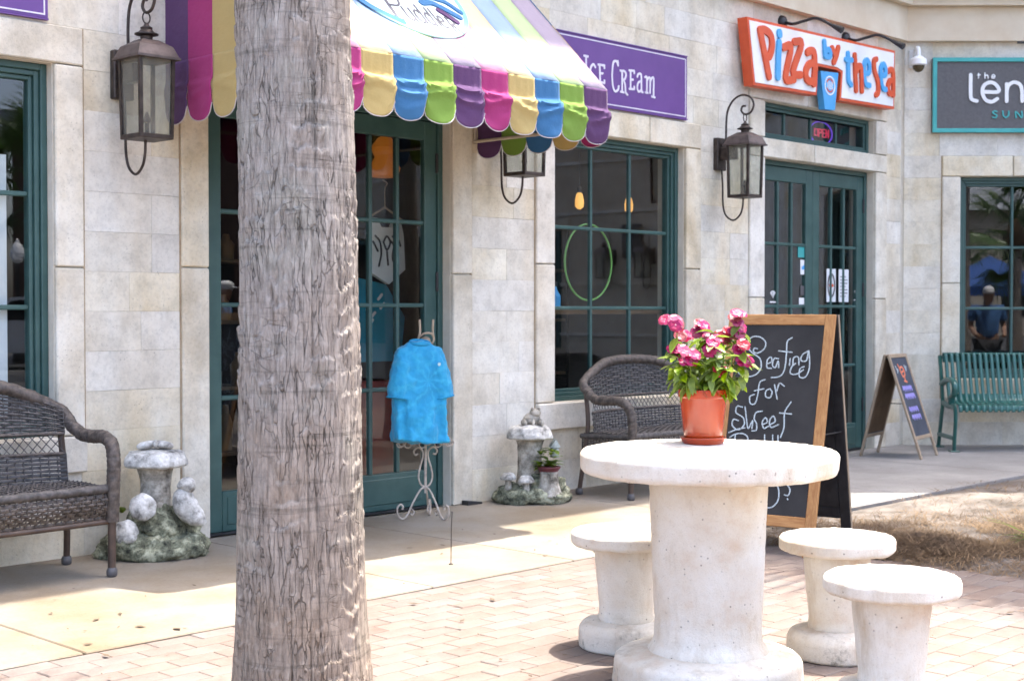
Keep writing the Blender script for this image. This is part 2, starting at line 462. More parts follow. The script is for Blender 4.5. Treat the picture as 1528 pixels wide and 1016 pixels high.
CHALK= [[(-0.17,1.112),(-0.186,1.147),(-0.161,1.177),(-0.112,1.175),(-0.078,1.144),(-0.086,1.107),(-0.121,1.086),(-0.146,1.094),(-0.143,1.112),(-0.124,1.11)],[(-0.182,1.112),(-0.15,1.085),(-0.103,1.055),(-0.091,1.006),(-0.117,0.966),(-0.173,0.952),(-0.222,0.972),(-0.225,1.021),(-0.189,1.049),(-0.152,1.036),(-0.151,1.011),(-0.173,1.013)],[(-0.058,1.027),(-0.031,1.04),(-0.038,1.065),(-0.058,1.047),(-0.055,1.007),(-0.028,1.002)],[(0.007,1.057),(-0.018,1.057),(-0.024,1.021),(-0.006,1.007),(0.007,1.044),(0.014,1.008)],[(0.075,1.175),(0.049,1.151),(0.052,1.076),(0.049,0.996),(0.025,0.959),(-0.023,0.951)],[(0.005,1.1),(0.083,1.094)],[(0.076,1.059),(0.076,1.022)],[(0.095,1.022),(0.096,1.063),(0.123,1.067),(0.131,1.025)],[(0.18,1.104),(0.146,1.082),(0.14,1.051),(0.171,1.05),(0.18,1.1),(0.193,1.013),(0.175,0.96),(0.141,0.961),(0.139,1.003),(0.162,1.017)],[(0.16,0.999),(0.121,0.974),(0.086,0.978),(0.089,1.011),(0.11,1.033)],[(-0.059,0.939),(-0.089,0.922),(-0.093,0.856),(-0.104,0.805),(-0.132,0.804),(-0.139,0.841),(-0.114,0.855)],[(-0.115,0.875),(-0.061,0.888)],[(-0.023,0.889),(-0.046,0.878),(-0.045,0.846),(-0.018,0.841),(-0.01,0.87),(-0.023,0.889)],[(0.0,0.912),(0.024,0.834)],[(0.017,0.877),(0.029,0.921),(0.057,0.907)],[(-0.178,0.782),(-0.21,0.785),(-0.212,0.749),(-0.166,0.723),(-0.156,0.685),(-0.187,0.655),(-0.226,0.676),(-0.224,0.711),(-0.193,0.706)],[(-0.243,0.637),(-0.197,0.657),(-0.15,0.668)],[(-0.162,0.785),(-0.143,0.708),(-0.129,0.665),(-0.107,0.71),(-0.107,0.666)],[(-0.057,0.765),(-0.093,0.754),(-0.099,0.719),(-0.082,0.693),(-0.081,0.658),(-0.105,0.653)],[(-0.048,0.691),(-0.02,0.705),(-0.032,0.729),(-0.05,0.704),(-0.037,0.671),(-0.01,0.684)],[(-0.002,0.693),(0.026,0.712),(0.012,0.74),(-0.007,0.714),(0.005,0.678),(0.047,0.695)],[(0.107,0.822),(0.076,0.762),(0.081,0.684),(0.067,0.627)],[(0.047,0.759),(0.117,0.756)],[(-0.235,0.611),(-0.203,0.63),(-0.156,0.635),(-0.125,0.612),(-0.139,0.568),(-0.185,0.556)],[(-0.203,0.626),(-0.198,0.503)],[(-0.101,0.57),(-0.091,0.527),(-0.068,0.528),(-0.063,0.572),(-0.053,0.521)],[(-0.028,0.635),(-0.015,0.523),(-0.044,0.53),(-0.044,0.573),(-0.022,0.579)],[(0.019,0.637),(0.031,0.526),(0.002,0.533),(0.002,0.576),(0.025,0.581)],[(0.051,0.635),(0.061,0.527)],[(0.083,0.555),(0.105,0.569),(0.094,0.585),(0.08,0.563),(0.092,0.534),(0.113,0.539)],[(-0.007,0.348),(0.025,0.364),(0.04,0.396)],[(0.045,0.401),(0.083,0.355),(0.09,0.293),(0.061,0.251),(0.018,0.247),(-0.009,0.276)],[(0.071,0.38),(0.118,0.384),(0.151,0.351),(0.144,0.319),(0.123,0.32)],[(0.142,0.301),(0.144,0.297)]]
AWN=[[(1.895,.56),(1.885,.366)],[(1.855,.358),(1.925,.359)],[(1.90,.60),(1.97,.605),(2.0,.56),(1.97,.50),(1.90,.49)],[(1.985,.49),(1.985,.40),(2.005,.372),(2.03,.39)],[(2.035,.49),(2.038,.37)],[(2.112,.54),(2.115,.37)],[(2.11,.46),(2.085,.485),(2.062,.45),(2.066,.39),(2.09,.37),(2.112,.395)],[(2.182,.53),(2.184,.365)],[(2.18,.45),(2.158,.475),(2.138,.44),(2.142,.385),(2.162,.365),(2.182,.39)],[(2.212,.53),(2.215,.362)],[(2.235,.42),(2.272,.425),(2.262,.46),(2.245,.465),(2.232,.42),(2.245,.368),(2.275,.37)],[(2.307,.47),(2.312,.33)],[(2.307,.468),(2.345,.46),(2.35,.42),(2.315,.40)],[(2.325,.40),(2.363,.33)]]
def mat_concrete():
    t = NT('cast_concrete'); t.set(Roughness=.85, Specular_IOR_Level=.3)
    v = t.coord((1, 1, 1), True)
    c = t.ramp(t.noise(v, 4, 8, .65), [(.30, (.56, .44, .33)), (.44, (.63, .575, .49)), (.64, (.70, .68, .625))])
    f = t.ramp(t.noise(v, 160, 3, .7), [(.25, .72), (.45, 1.), (.8, 1.03)])
    c = t.mix(.6, c, f, 'MULTIPLY')
    s = t.ramp(t.noise(t.coord((1, 1, .25), True), 7, 7, .7), [(.52, 0.), (.70, .8)])
    c = t.mix(s, c, t.mix(1., c, (.70, .62, .52), 'MULTIPLY'))
    pt = t.new('ShaderNodeTexVoronoi'); pt.inputs['Scale'].default_value = 34; t.link(v, pt.inputs['Vector'])
    pits = t.ramp(pt.outputs['Distance'], [(.04, .3), (.15, 1.)])
    c = t.mix(t.ramp(t.noise(v, 6, 3), [(.44, 0.), (.56, 1.)]), c, t.mix(1., c, pits, 'MULTIPLY'))
    # black weathering that has crept up from the ground in patches
    sep = t.new('ShaderNodeSeparateXYZ'); t.link(t.coord(), sep.inputs[0])
    lo_ = t.new('ShaderNodeMapRange'); lo_.inputs[1].default_value = .16; lo_.inputs[2].default_value = .02; t.link(sep.outputs[2], lo_.inputs[0])
    gr = t.ramp(t.noise(v, 9, 8, .75), [(.54, 0.), (.66, .85)])
    gm_ = t.new('ShaderNodeMath', operation='MULTIPLY'); t.link(lo_.outputs[0], gm_.inputs[0]); t.link(gr, gm_.inputs[1])
    c = t.mix(gm_.outputs[0], c, (.16, .145, .11))
    t.base(c)
    n1 = t.bump(pits, .4, .004, t.bump(t.noise(v, 150, 3, .7), .45, .004))
    t.link(t.bump(t.noise(v, 22, 5, .65), .35, .008, n1), t.b.inputs['Normal'])
    return t.m
M['concrete'] = mat_concrete()
def mat_walk():
    t = NT('stained_walkway'); t.set(Roughness=.8, Specular_IOR_Level=.3)
    v = t.coord()
    c = t.ramp(t.noise(v, 1.1, 7, .62), [(.30, (.175, .128, .078)), (.47, (.212, .175, .13)), (.62, (.245, .22, .185))])
    sep = t.new('ShaderNodeSeparateXYZ'); t.link(v, sep.inputs[0])
    # the stain wears off to bare grey concrete towards the far corner
    mr = t.new('ShaderNodeMapRange'); mr.inputs[1].default_value = 4.6; mr.inputs[2].default_value = 6.4
    ad = t.new('ShaderNodeMath', operation='ADD'); nz = t.new('ShaderNodeMath', operation='MULTIPLY'); nz.inputs[1].default_value = 1.6
    t.link(t.noise(v, 1.7, 5), nz.inputs[0]); t.link(sep.outputs[0], ad.inputs[0]); t.link(nz.outputs[0], ad.inputs[1]); t.link(ad.outputs[0], mr.inputs[0])
    g = t.ramp(t.noise(v, 1.6, 8, .66), [(.3, (.21, .197, .185)), (.55, (.28, .268, .255)), (.7, (.33, .315, .295))])
    c = t.mix(mr.outputs[0], c, g)
    c = t.mix(.5, c, t.ramp(t.noise(v, 70, 5, .75), [(.25, .6), (.5, 1.), (.8, 1.1)]), 'MULTIPLY')
    sp = t.ramp(t.noise(v, 17, 4, .5), [(.66, 0.), (.72, .6)])
    c = t.mix(sp, c, (.17, .13, .10))
    t.base(c)
    t.link(t.bump(t.noise(v, 90, 5, .7), .3, .004), t.b.inputs['Normal'])
    return t.m
M['walk'] = mat_walk()
def mat_paver():
    t = NT('clay_paver'); t.set(Roughness=.86, Specular_IOR_Level=.25)
    v = t.coord((1, 1, 1), True)
    c = t.ramp(t.noise(v, 5, 7, .65), [(.3, (.134, .099, .084)), (.5, (.16, .126, .109)), (.7, (.18, .15, .133))])
    c = t.mix(.55, c, t.ramp(t.noise(v, 90, 4, .7), [(.25, .6), (.48, 1.), (.8, 1.08)]), 'MULTIPLY')
    t.base(t.rnd_val(t.mix(t.ramp(t.noise(t.coord(), 1.3, 6), [(.4, 0.), (.7, .5)]), c, (.225, .193, .17)), .05, .2))
    t.link(t.bump(t.noise(v, 80, 4, .7), .4, .004), t.b.inputs['Normal'])
    return t.m
M['paver'] = mat_paver()
def mat_paver_far():
    t = NT('far_pavers'); t.set(Roughness=.86, Specular_IOR_Level=.25)
    v = t.coord()
    b = t.new('ShaderNodeTexBrick'); t.link(v, b.inputs['Vector'])
    b.inputs['Scale'].default_value = 1.; b.inputs['Brick Width'].default_value = .206; b.inputs['Row Height'].default_value = .106; b.inputs['Mortar Size'].default_value = .003
    b.inputs['Color1'].default_value = (.215, .168, .14, 1); b.inputs['Color2'].default_value = (.26, .215, .185, 1); b.inputs['Mortar'].default_value = (.19, .155, .125, 1)
    t.base(t.mix(.4, b.outputs[0], t.ramp(t.noise(v, 3, 6), [(.3, .75), (.7, 1.1)]), 'MULTIPLY'))
    return t.m
M['paverfar'] = mat_paver_far()
M['sand'] = pbr('joint_sand', (.30, .23, .17), (.42, .34, .26), 20, .95, .4, 120)
M['asphalt'] = pbr('asphalt', (.045, .045, .047), (.075, .073, .07), 30, .85, .3, 90)
M['beds'] = pbr('bed_soil', (.085, .07, .058), (.205, .178, .155), 3.2, .95, .6, 60, .012)
M['straw'] = pbr('pine_straw', (.055, .029, .012), (.155, .093, .04), 2.5, .75, rnd=0)
M['leafgreen'] = pbr('green_leaf', (.07, .16, .02), (.16, .27, .04), 14, .45)

# ================================================================== GROUND
g = MB().add([(-300, -300, -.09), (300, -300, -.09), (300, 300, -.09), (-300, 300, -.09)], [(0, 1, 2, 3)]).build('ground', M['asphalt'])
tag(g, kind='structure')
def wframe(o):                       # put an object into the wall's axes: x = s, y = -p
    o.location = P0; o.rotation_euler = (0, 0, WA); return o
pz = wframe(MB().box(-30, 3.318, -9.5, -1.958, -.088, -.012).build('plaza', M['paverfar'])); tag(pz, kind='structure')
# pavers: running bond along the wall, one brick each
PW, PD, GAP = .203, .1035, .0026
def proj(p):
    d = p.y * math.cos(R(1.242)) - (p.z - 1.3) * math.sin(R(1.242)); v = p.y * math.sin(R(1.242)) + (p.z - 1.3) * math.cos(R(1.242))
    return (764 + 2122 * p.x / d, 508 - 2122 * v / d, d) if d > .3 else (9e9, 9e9, d)
pav = []
row = 0
pcur = 1.965
while pcur < 6.2:
    scur = -2.4 + (PW / 2 if row % 2 else 0)
    while scur < 3.32:
        s1 = min(scur + PW, 3.315)
        if s1 - scur > .05:
            c = W((scur + s1) / 2, pcur + PD / 2)
            x, y, d = proj(c)
            vis = -10 < x < 1538 and 700 < y < 1030
            hid = 345 < x < 556 or (c.xy - Vector((.68, 4.92))).length < .30
            near = -500 < x < 2100 and 600 < y < 1500
            if near: pav.append((0 if vis and not hid else 1, d, scur, s1, pcur))
        scur += PW
    pcur += PD; row += 1
pav.sort()
vm = []
for k in range(5):
    b = MB().box(-(PW - GAP) / 2, (PW - GAP) / 2, -(PD - GAP) / 2, (PD - GAP) / 2, -.05, 0, .0035)
    me = b.mesh('paver', M['paver']); vm.append(me)
cutm = {}
rest = MB()
for i, (h, d, s0, s1, pp) in enumerate(pav):
    dz = random.uniform(-.0014, .0008); c = ((s0 + s1) / 2, -(pp + PD / 2), dz)
    full = s1 - s0 > PW - 1e-4
    if i < 295 and full:
        o = obj('paver', random.choice(vm), pz)
        o.location = c; o.rotation_euler = (random.gauss(0, .006), random.gauss(0, .005), random.gauss(0, .006))
    else:
        rest.box(s0 + GAP / 2, s1 - GAP / 2, c[1] - (PD - GAP) / 2, c[1] + (PD - GAP) / 2, -.05, dz, .0035)
pr = rest.build('paver_field', M['paver'], pz, fix=False); tag(pr, kind='stuff')
# walkway: cast slabs along the shop front, a wedge-shaped one before the second front
joints = [-4.2, -2.45, -.62, 1.17, 2.16, 3.98, 5.8, 7.62]
wk = MB().box(-4.2, 7.62, -1.95, -.01, -.09, -.03).build('walkway', M['mortar']); wframe(wk); tag(wk, kind='structure')
for a, b in zip(joints, joints[1:]):
    MB().box(a + .004, b - .004, -1.952, -.003, -.07, .004, .005).build('slab', M['walk'], wk)
def tow(x, y):                     # world point to wall axes
    d = Vector((x, y, 0)) - P0
    return (d.dot(UX), -d.dot(NX))
e = W(7.62, 1.952); a1 = (7.624, -.003); a2 = (7.624, -1.952)
poly = [a1, a2, tow(14, e.y - .02), tow(14, YF - .005), tow(XC, YF - .005)]
n = len(poly)
wv_ = [(x, y, .0035) for x, y in poly] + [(x, y, -.09) for x, y in poly]
MB().add(wv_, [tuple(range(n)), tuple(range(2 * n - 1, n - 1, -1))] + [(i, i + n, (i + 1) % n + n, (i + 1) % n) for i in range(n)]).build('slab', M['walk'], wk)
# planting bed of soil and pine straw
nx, ny = 90, 60
gx, gy = np.meshgrid(np.linspace(3.33, 9.5, nx), np.linspace(-7.5, -1.965, ny))
edge = np.minimum.reduce([(gx - 3.33) / .25, (-1.965 - gy) / .12, np.ones_like(gx)])
pts = np.stack([gx, gy, gx * 0], -1)
gz = -.02 + edge * (.012 + .03 * (fbm(pts * 1.3, 4) + .25) + .012 * fbm(pts * 7, 2))
gz += .05 * np.exp(-(((gx - 3.95) / .55) ** 2 + ((gy + 2.95) / .42) ** 2)) * np.clip(edge, 0, 1)
bv = np.stack([gx, gy, gz], -1).reshape(-1, 3)
bf = [(j * nx + i, j * nx + i + 1, (j + 1) * nx + i + 1, (j + 1) * nx + i) for j in range(ny - 1) for i in range(nx - 1)]
bed = wframe(MB().add(bv.tolist(), bf).build('planting_bed', M['beds'], smooth=180)); tag(bed, kind='structure')
def bedz(s, y):
    i = int(np.clip((s - 3.33) / (9.5 - 3.33) * (nx - 1), 0, nx - 1)); j = int(np.clip((y + 7.5) / (7.5 - 1.965) * (ny - 1), 0, ny - 1))
    return gz[j, i]
sv = []; sf = []
NC = 90000
clump = rng.random(NC) < .78
cs_ = np.where(clump, rng.normal(4.05, .55, NC), rng.uniform(3.3, 8.5, NC)); cy_ = np.where(clump, rng.normal(-3.0, .45, NC), rng.uniform(-6.5, -2.0, NC))
cd_ = fbm(np.stack([cs_ * 1.9, cy_ * 1.9, cs_ * 0 + 3.], -1), 3)
ok_ = (cs_ > 3.25) & (cs_ < 9.3) & (cy_ > -7.4) & (cy_ < -2.0) & (cd_ > rng.uniform(-.45, .5, NC))
for s, y, dens in list(zip(cs_[ok_].tolist(), cy_[ok_].tolist(), cd_[ok_].tolist()))[:15000]:
    z = float(bedz(s, y)) + random.uniform(.0, .05) * max(0, dens + .5)
    L = random.uniform(.07, .17); a = random.gauss(.5, .9); up = random.gauss(0, .16)
    dx, dy, dz = math.cos(a) * L, math.sin(a) * L, up * L
    w = random.uniform(.0014, .0028); px, py = -math.sin(a) * w, math.cos(a) * w
    o = len(sv)
    bend = random.uniform(-.02, .02)
    sv += [(s - px, y - py, z), (s + px, y + py, z), (s + dx / 2 + px, y + dy / 2 + py + bend, z + dz / 2 + .008), (s + dx / 2 - px, y + dy / 2 - py + bend, z + dz / 2 + .008), (s + dx, y + dy, max(z + dz, -.01))]
    sf += [(o, o + 1, o + 2, o + 3), (o + 3, o + 2, o + 4)]
st = wframe(MB().add(sv, sf).build('pine_straw', M['straw'], fix=False)); tag(st, 'loose brown pine straw strewn over the planting bed', 'pine straw', kind='stuff')

# dry leaf litter and grit on the paving
lv = []; lf_ = []
for k in range(330):
    s, p_ = random.uniform(-2., 3.3), random.uniform(.75, 5.0)
    L = random.choice((.006, .008, .012, .02)) * random.uniform(.7, 1.5); a = random.uniform(0, 6.28); w = L * random.uniform(.25, .6)
    c_, s_ = math.cos(a), math.sin(a); o = len(lv); z = .0075
    for u, v_, dz in ((-L, 0, 0), (0, -w, .002), (L, 0, .003), (0, w, .001)): lv.append((s + u * c_ - v_ * s_, -p_ + u * s_ + v_ * c_, z + dz))
    lf_.append((o, o + 1, o + 2, o + 3))
lit = wframe(MB().add(lv, lf_).build('leaf_litter', pbr('dry_litter', (.05, .035, .022), (.11, .075, .045), 30, .9), fix=False)); tag(lit, 'scattered dry leaf litter and grit on the paving', 'litter', kind='stuff')
# ================================================================== THE BUILDING
bld = thing('shop_building', 'two-sided cream limestone shop building with green doors and windows', 'building', P0, WA)
def front2(o):                       # second front: x = world X - XC, y into the wall
    o.location = (SC, 0, 0); o.rotation_euler = (0, 0, -WA); return o
def wall_sheet(name, x0, x1, z0, z1, y0, y1, ops, mat, parent):
    xs = sorted({x0, x1, *[o[0] for o in ops], *[o[1] for o in ops]}); zs = sorted({z0, z1, *[o[2] for o in ops], *[o[3] for o in ops]})
    xs = [x for x in xs if x0 <= x <= x1]; zs = [z for z in zs if z0 <= z <= z1]
    b = MB()
    for i in range(len(xs) - 1):
        for j in range(len(zs) - 1):
            mx, mz = (xs[i] + xs[i + 1]) / 2, (zs[j] + zs[j + 1]) / 2
            if any(o[0] < mx < o[1] and o[2] < mz < o[3] for o in ops): continue
            q = [(xs[i], zs[j]), (xs[i + 1], zs[j]), (xs[i + 1], zs[j + 1]), (xs[i], zs[j + 1])]
            b.add([(x, y0, z) for x, z in q], [(0, 1, 2, 3)]); b.add([(x, y1, z) for x, z in q], [(3, 2, 1, 0)])
    for (a, c, d, e) in ops:
        q = [(a, d), (c, d), (c, e), (a, e)]
        for k in range(4):
            (xa, za), (xb, zb) = q[k], q[(k + 1) % 4]
            b.add([(xa, y0, za), (xb, y0, zb), (xb, y1, zb), (xa, y1, za)], [(0, 1, 2, 3)])
    return b.build(name, mat, parent, fix=False)
OPS = [(-1.22, .30, .64, 2.57), (1.24, 3.125, -.02, 2.58), (4.13, 5.65, .64, 2.57), (6.741, 8.551, -.02, 2.58), (6.741, 8.551, 2.745, 3.06)]
BLK = [(-1.42, .467, .445, 2.77), (1.056, 3.31, 0, 2.77), (3.93, 5.85, .445, 2.77), (6.517, 8.76, 0, 3.202)]
OPS2 = [(.574, 2.10, .64, 2.57)]
BLK2 = [(.393, 2.28, .445, 2.77)]
ZT = 3.85
w1 = wall_sheet('stone_wall', -4.2, SC, -.09, ZT, .004, .26, OPS, M['mortar'], bld)
w2 = front2(wall_sheet('stone_wall', 0, 9.0, -.09, ZT, .004, .26, OPS2, M['mortar'], bld))
def courses():
    hard = [(0.0, .445, 2), (.445, 2.77, 11), (2.77, ZT, 5)]
    out = []
    for a, b, n in hard:
        out += [(a + (b - a) * i / n, a + (b - a) * (i + 1) / n) for i in range(n)]
    return out
def lay(parent, x0, x1, blk, mat, seed):
    rr = random.Random(seed)
    for (z0, z1) in courses():
        free = [(x0, x1)]
        for (a, b, c, d) in blk:
            if c < (z0 + z1) / 2 < d:
                nf = []
                for (p, q) in free:
                    if b <= p or a >= q: nf.append((p, q)); continue
                    if a - p > .03: nf.append((p, a))
                    if q - b > .03: nf.append((b, q))
                free = nf
        for (p, q) in free:
            x = p
            while x < q - 1e-6:
                w = rr.choice((.27, .34, .41, .46, .55, .62))
                if q - (x + w) < .16: w = q - x
                pr_ = rr.uniform(.0, .0022)
                MB().box(x + .0004, x + w - .0004, -.006 - pr_, .03, z0 + .0004, z1 - .0004, .0011).build('stone', mat, parent)
                x += w
lay(w1, -2.05, SC - .004, BLK, M['stone'], 3)
lay(w2, .03, 4.2, BLK2, M['stone'], 5)
# plain facing beyond the frame
MB().box(-4.2, -2.06, -.006, .02, 0, ZT).build('plain_facing', M['stone'], w1)
MB().box(4.21, 9.0, -.006, .02, 0, ZT).build('plain_facing', M['stone'], w2)
def trim(parent, pieces, proud=.026):
    for (a, b, c, d) in pieces:
        MB().box(a + .004, b - .004, -proud, .1, c + .004, d - .003, .007).build('trim_stone', M['trim'], parent)
def surround(parent, o, b, splits):
    L, Rt, B, T = o; l, r, bb, t = b
    P = []
    for (u, v) in ((l, L), (Rt, r)):
        zs = [max(B, 0)] + splits + [T]
        P += [(u, v, p, q) for p, q in zip(zs, zs[1:])]
    m = (l + r) / 2
    P += [(l, l + (r - l) * .36, T, t), (l + (r - l) * .36, l + (r - l) * .66, T, t), (l + (r - l) * .66, r, T, t)]
    trim(parent, P)
    for x_ in (l, r): MB().box(x_ - .006, x_ + .006, -.0105, .02, max(bb, 0) + .005, t - .002).build('sealant', M['sealant'], parent)
    if B > .1: trim(parent, [(l, m + .1, bb, B), (m + .1, r, bb, B)], .05)
surround(w1, OPS[0], BLK[0], [1.52]); surround(w1, OPS[1], BLK[1], [1.535]); surround(w1, OPS[2], BLK[2], [1.62])
surround(w2, OPS2[0], BLK2[0], [1.55])
trim(w1, [(6.517, 6.741, 0, 1.4), (6.517, 6.741, 1.4, 2.58), (8.551, 8.76, 0, 1.4), (8.551, 8.76, 1.4, 2.58),
          (6.517, 7.5, 2.58, 2.745), (7.5, 8.76, 2.58, 2.745), (6.517, 6.741, 2.745, 3.06), (8.551, 8.76, 2.745, 3.06), (6.517, 7.4, 3.06, 3.202), (7.4, 8.76, 3.06, 3.202)])
# string course, upper storeys and deep eaves
def band(name, z0, z1, pr_, mat, ch=.012):
    t1, t2 = math.tan(WA / 2), 9.0
    x_in = SC - pr_ * t1
    v = []
    # outline in wall axes: main run then the second front, mitred at the inner corner
    c, s_ = math.cos(-WA), math.sin(-WA)
    def f2(x, y): return (SC + x * c - y * s_, x * s_ + y * c)
    lo = [(-4.2, -pr_), (SC - pr_ * math.tan(WA / 2), -pr_), f2(t2, -pr_), f2(t2, .3), (SC, .3), (-4.2, .3)]
    n = len(lo)
    return MB().add([(x, y, z0) for x, y in lo] + [(x, y, z1) for x, y in lo],
                    [tuple(range(n))[::-1], tuple(range(n, 2 * n))] + [(i, (i + 1) % n, (i + 1) % n + n, i + n) for i in range(n)]).build(name, mat, bld)
band('string_course', ZT, 4.17, .085, M['plaster'])
band('cornice_moulding', 4.172, 4.26, .16, M['plaster'])
band('cornice_moulding', 4.262, 4.36, .22, M['plaster'])
band('upper_wall', 4.362, 12.7, .06, M['plaster'])
band('eaves', 12.702, 13.0, .76, M['plaster'])
# shop rooms behind the glass
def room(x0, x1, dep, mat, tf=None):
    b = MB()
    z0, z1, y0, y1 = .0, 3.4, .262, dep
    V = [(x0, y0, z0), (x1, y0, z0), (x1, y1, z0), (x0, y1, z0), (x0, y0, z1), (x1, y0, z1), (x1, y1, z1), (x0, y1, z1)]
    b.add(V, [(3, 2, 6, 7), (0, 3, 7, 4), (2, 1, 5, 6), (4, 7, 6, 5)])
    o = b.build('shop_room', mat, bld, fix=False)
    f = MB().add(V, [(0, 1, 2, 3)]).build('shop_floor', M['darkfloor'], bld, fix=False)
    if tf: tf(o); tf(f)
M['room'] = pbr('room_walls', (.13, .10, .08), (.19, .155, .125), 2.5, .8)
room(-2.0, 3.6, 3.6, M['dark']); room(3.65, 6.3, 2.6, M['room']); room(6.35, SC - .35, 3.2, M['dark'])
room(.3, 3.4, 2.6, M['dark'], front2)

def window(name, L, Rt, B, T, cols, rows, parent, tf=None, fw=.085, rec=.055):
    b = MB()
    for (d0, d1, y0, y1) in ((0, .035, rec, rec + .10), (.035, .062, rec + .018, rec + .10), (.062, fw, rec + .038, rec + .10)):
        l, r, bo, t = L + d0, Rt - d0, B + d0, T - d0; w = d1 - d0
        b.box(l, l + w, y0, y1, bo, t, .004).box(r - w, r, y0, y1, bo, t, .004).box(l + w, r - w, y0, y1, t - w, t, .004).box(l + w, r - w, y0, y1, bo, bo + w, .004)
    f = b.build(name, M['green'], parent)
    l, r, bo, t = L + fw, Rt - fw, B + fw, T - fw
    y = rec + .05
    cw, rh, mw = (r - l) / cols, (t - bo) / rows, .013
    for i in range(1, cols): MB().box(l + cw * i - mw, l + cw * i + mw, y, y + .034, bo, t, .005).build('muntin', M['green'], f)
    for j in range(1, rows): MB().box(l, r, y + .002, y + .036, bo + rh * j - mw, bo + rh * j + mw, .005).build('muntin', M['green'], f)
    for i in range(cols):
        for j in range(rows):
            o = MB().box(l + cw * i + .002, l + cw * (i + 1) - .002, y + .014, y + .019, bo + rh * j + .002, bo + rh * (j + 1) - .002).build('pane', M['glass'], f)
            o.rotation_euler = (0, 0, 0)
    if tf: tf(f)
    return f
window('window', *OPS[0], 3, 3, bld)
window('window', *OPS[2], 3, 3, bld)
window('window', *OPS2[0], 3, 3, bld, front2)
window('transom_window', *OPS[4], 4, 1, bld, fw=.06)
def leaf(L, Rt, T, hinge, rec=.085):
    st, top, bot, y0, y1 = .105, .125, .235, rec, rec + .05
    b = MB().box(L, L + st, y0, y1, .012, T, .005).box(Rt - st, Rt, y0, y1, .012, T, .005)
    b.box(L + st, Rt - st, y0, y1, T - top, T, .005).box(L + st, Rt - st, y0, y1, .012, .012 + bot, .005)
    b.box(L + st + .03, Rt - st - .03, y0 - .006, y0 + .01, .05, .012 + bot - .03, .006)
    d = b.build('door_leaf', M['green'], bld)
    l, r, bo, t = L + st, Rt - st, .012 + bot, T - top
    cw, rh, mw = (r - l) / 3, (t - bo) / 4, .0135
    for i in (1, 2): MB().box(l + cw * i - mw, l + cw * i + mw, y0 + .004, y1 - .004, bo, t, .006).build('muntin', M['green'], d)
    for j in (1, 2, 3): MB().box(l, r, y0 + .006, y1 - .006, bo + rh * j - mw, bo + rh * j + mw, .006).build('muntin', M['green'], d)
    for i in range(3):
        for j in range(4):
            MB().box(l + cw * i + .002, l + cw * (i + 1) - .002, y0 + .022, y0 + .027, bo + rh * j + .002, bo + rh * (j + 1) - .002).build('pane', M['glass'], d)
    hx = Rt + .002 if hinge > 0 else L - .002
    for z in (.35, 1.42, 2.2): MB().box(hx - .012, hx + .012, y0 - .014, y0 + .01, z, z + .13, .004).build('hinge', M['black'], d)
    ix = L + .05 if hinge > 0 else Rt - .05
    return d, (l, r, bo, t, cw, rh, y0)
leaves = []
for o in (OPS[1], OPS[3]):
    L, Rt, B, T = o; fr = .042
    b = MB().box(L, L + fr, .07, .17, 0, T, .004).box(Rt - fr, Rt, .07, .17, 0, T, .004).box(L + fr, Rt - fr, .07, .17, T - fr, T, .004)
    b.build('door_frame', M['green'], bld)
    MB().box(L + fr, Rt - fr, .06, .2, .0, .011).build('door_sill', M['black'], bld)
    m = (L + Rt) / 2
    leaves.append(leaf(L + fr + .003, m - .003, T - fr - .004, -1)); leaves.append(leaf(m + .003, Rt - fr - .003, T - fr - .004, 1))
def on_wall(name, label, cat, s, z=0., p=0., group=None): return thing(name, label, cat, W(s, p, z), WA, group)
def on_front2(name, label, cat, X, z=0., p=0., group=None): return thing(name, label, cat, (X, YF - p, z), 0, group)
def shift(st, dx, dz): return [[(a - dx, b - dz) for a, b in q] for q in st]

def glyphs(parent, name, strokes, sizes, wd, y0, y1, mat, xf=None):
    k = 0
    for n_ in sizes:
        b = MB()
        for i in range(n_):
            b.stroke(strokes[k], wd(k), y0 - .0003 * i, y1); k += 1
        if xf is not None: b.xf(xf)
        b.build(name, mat, parent)
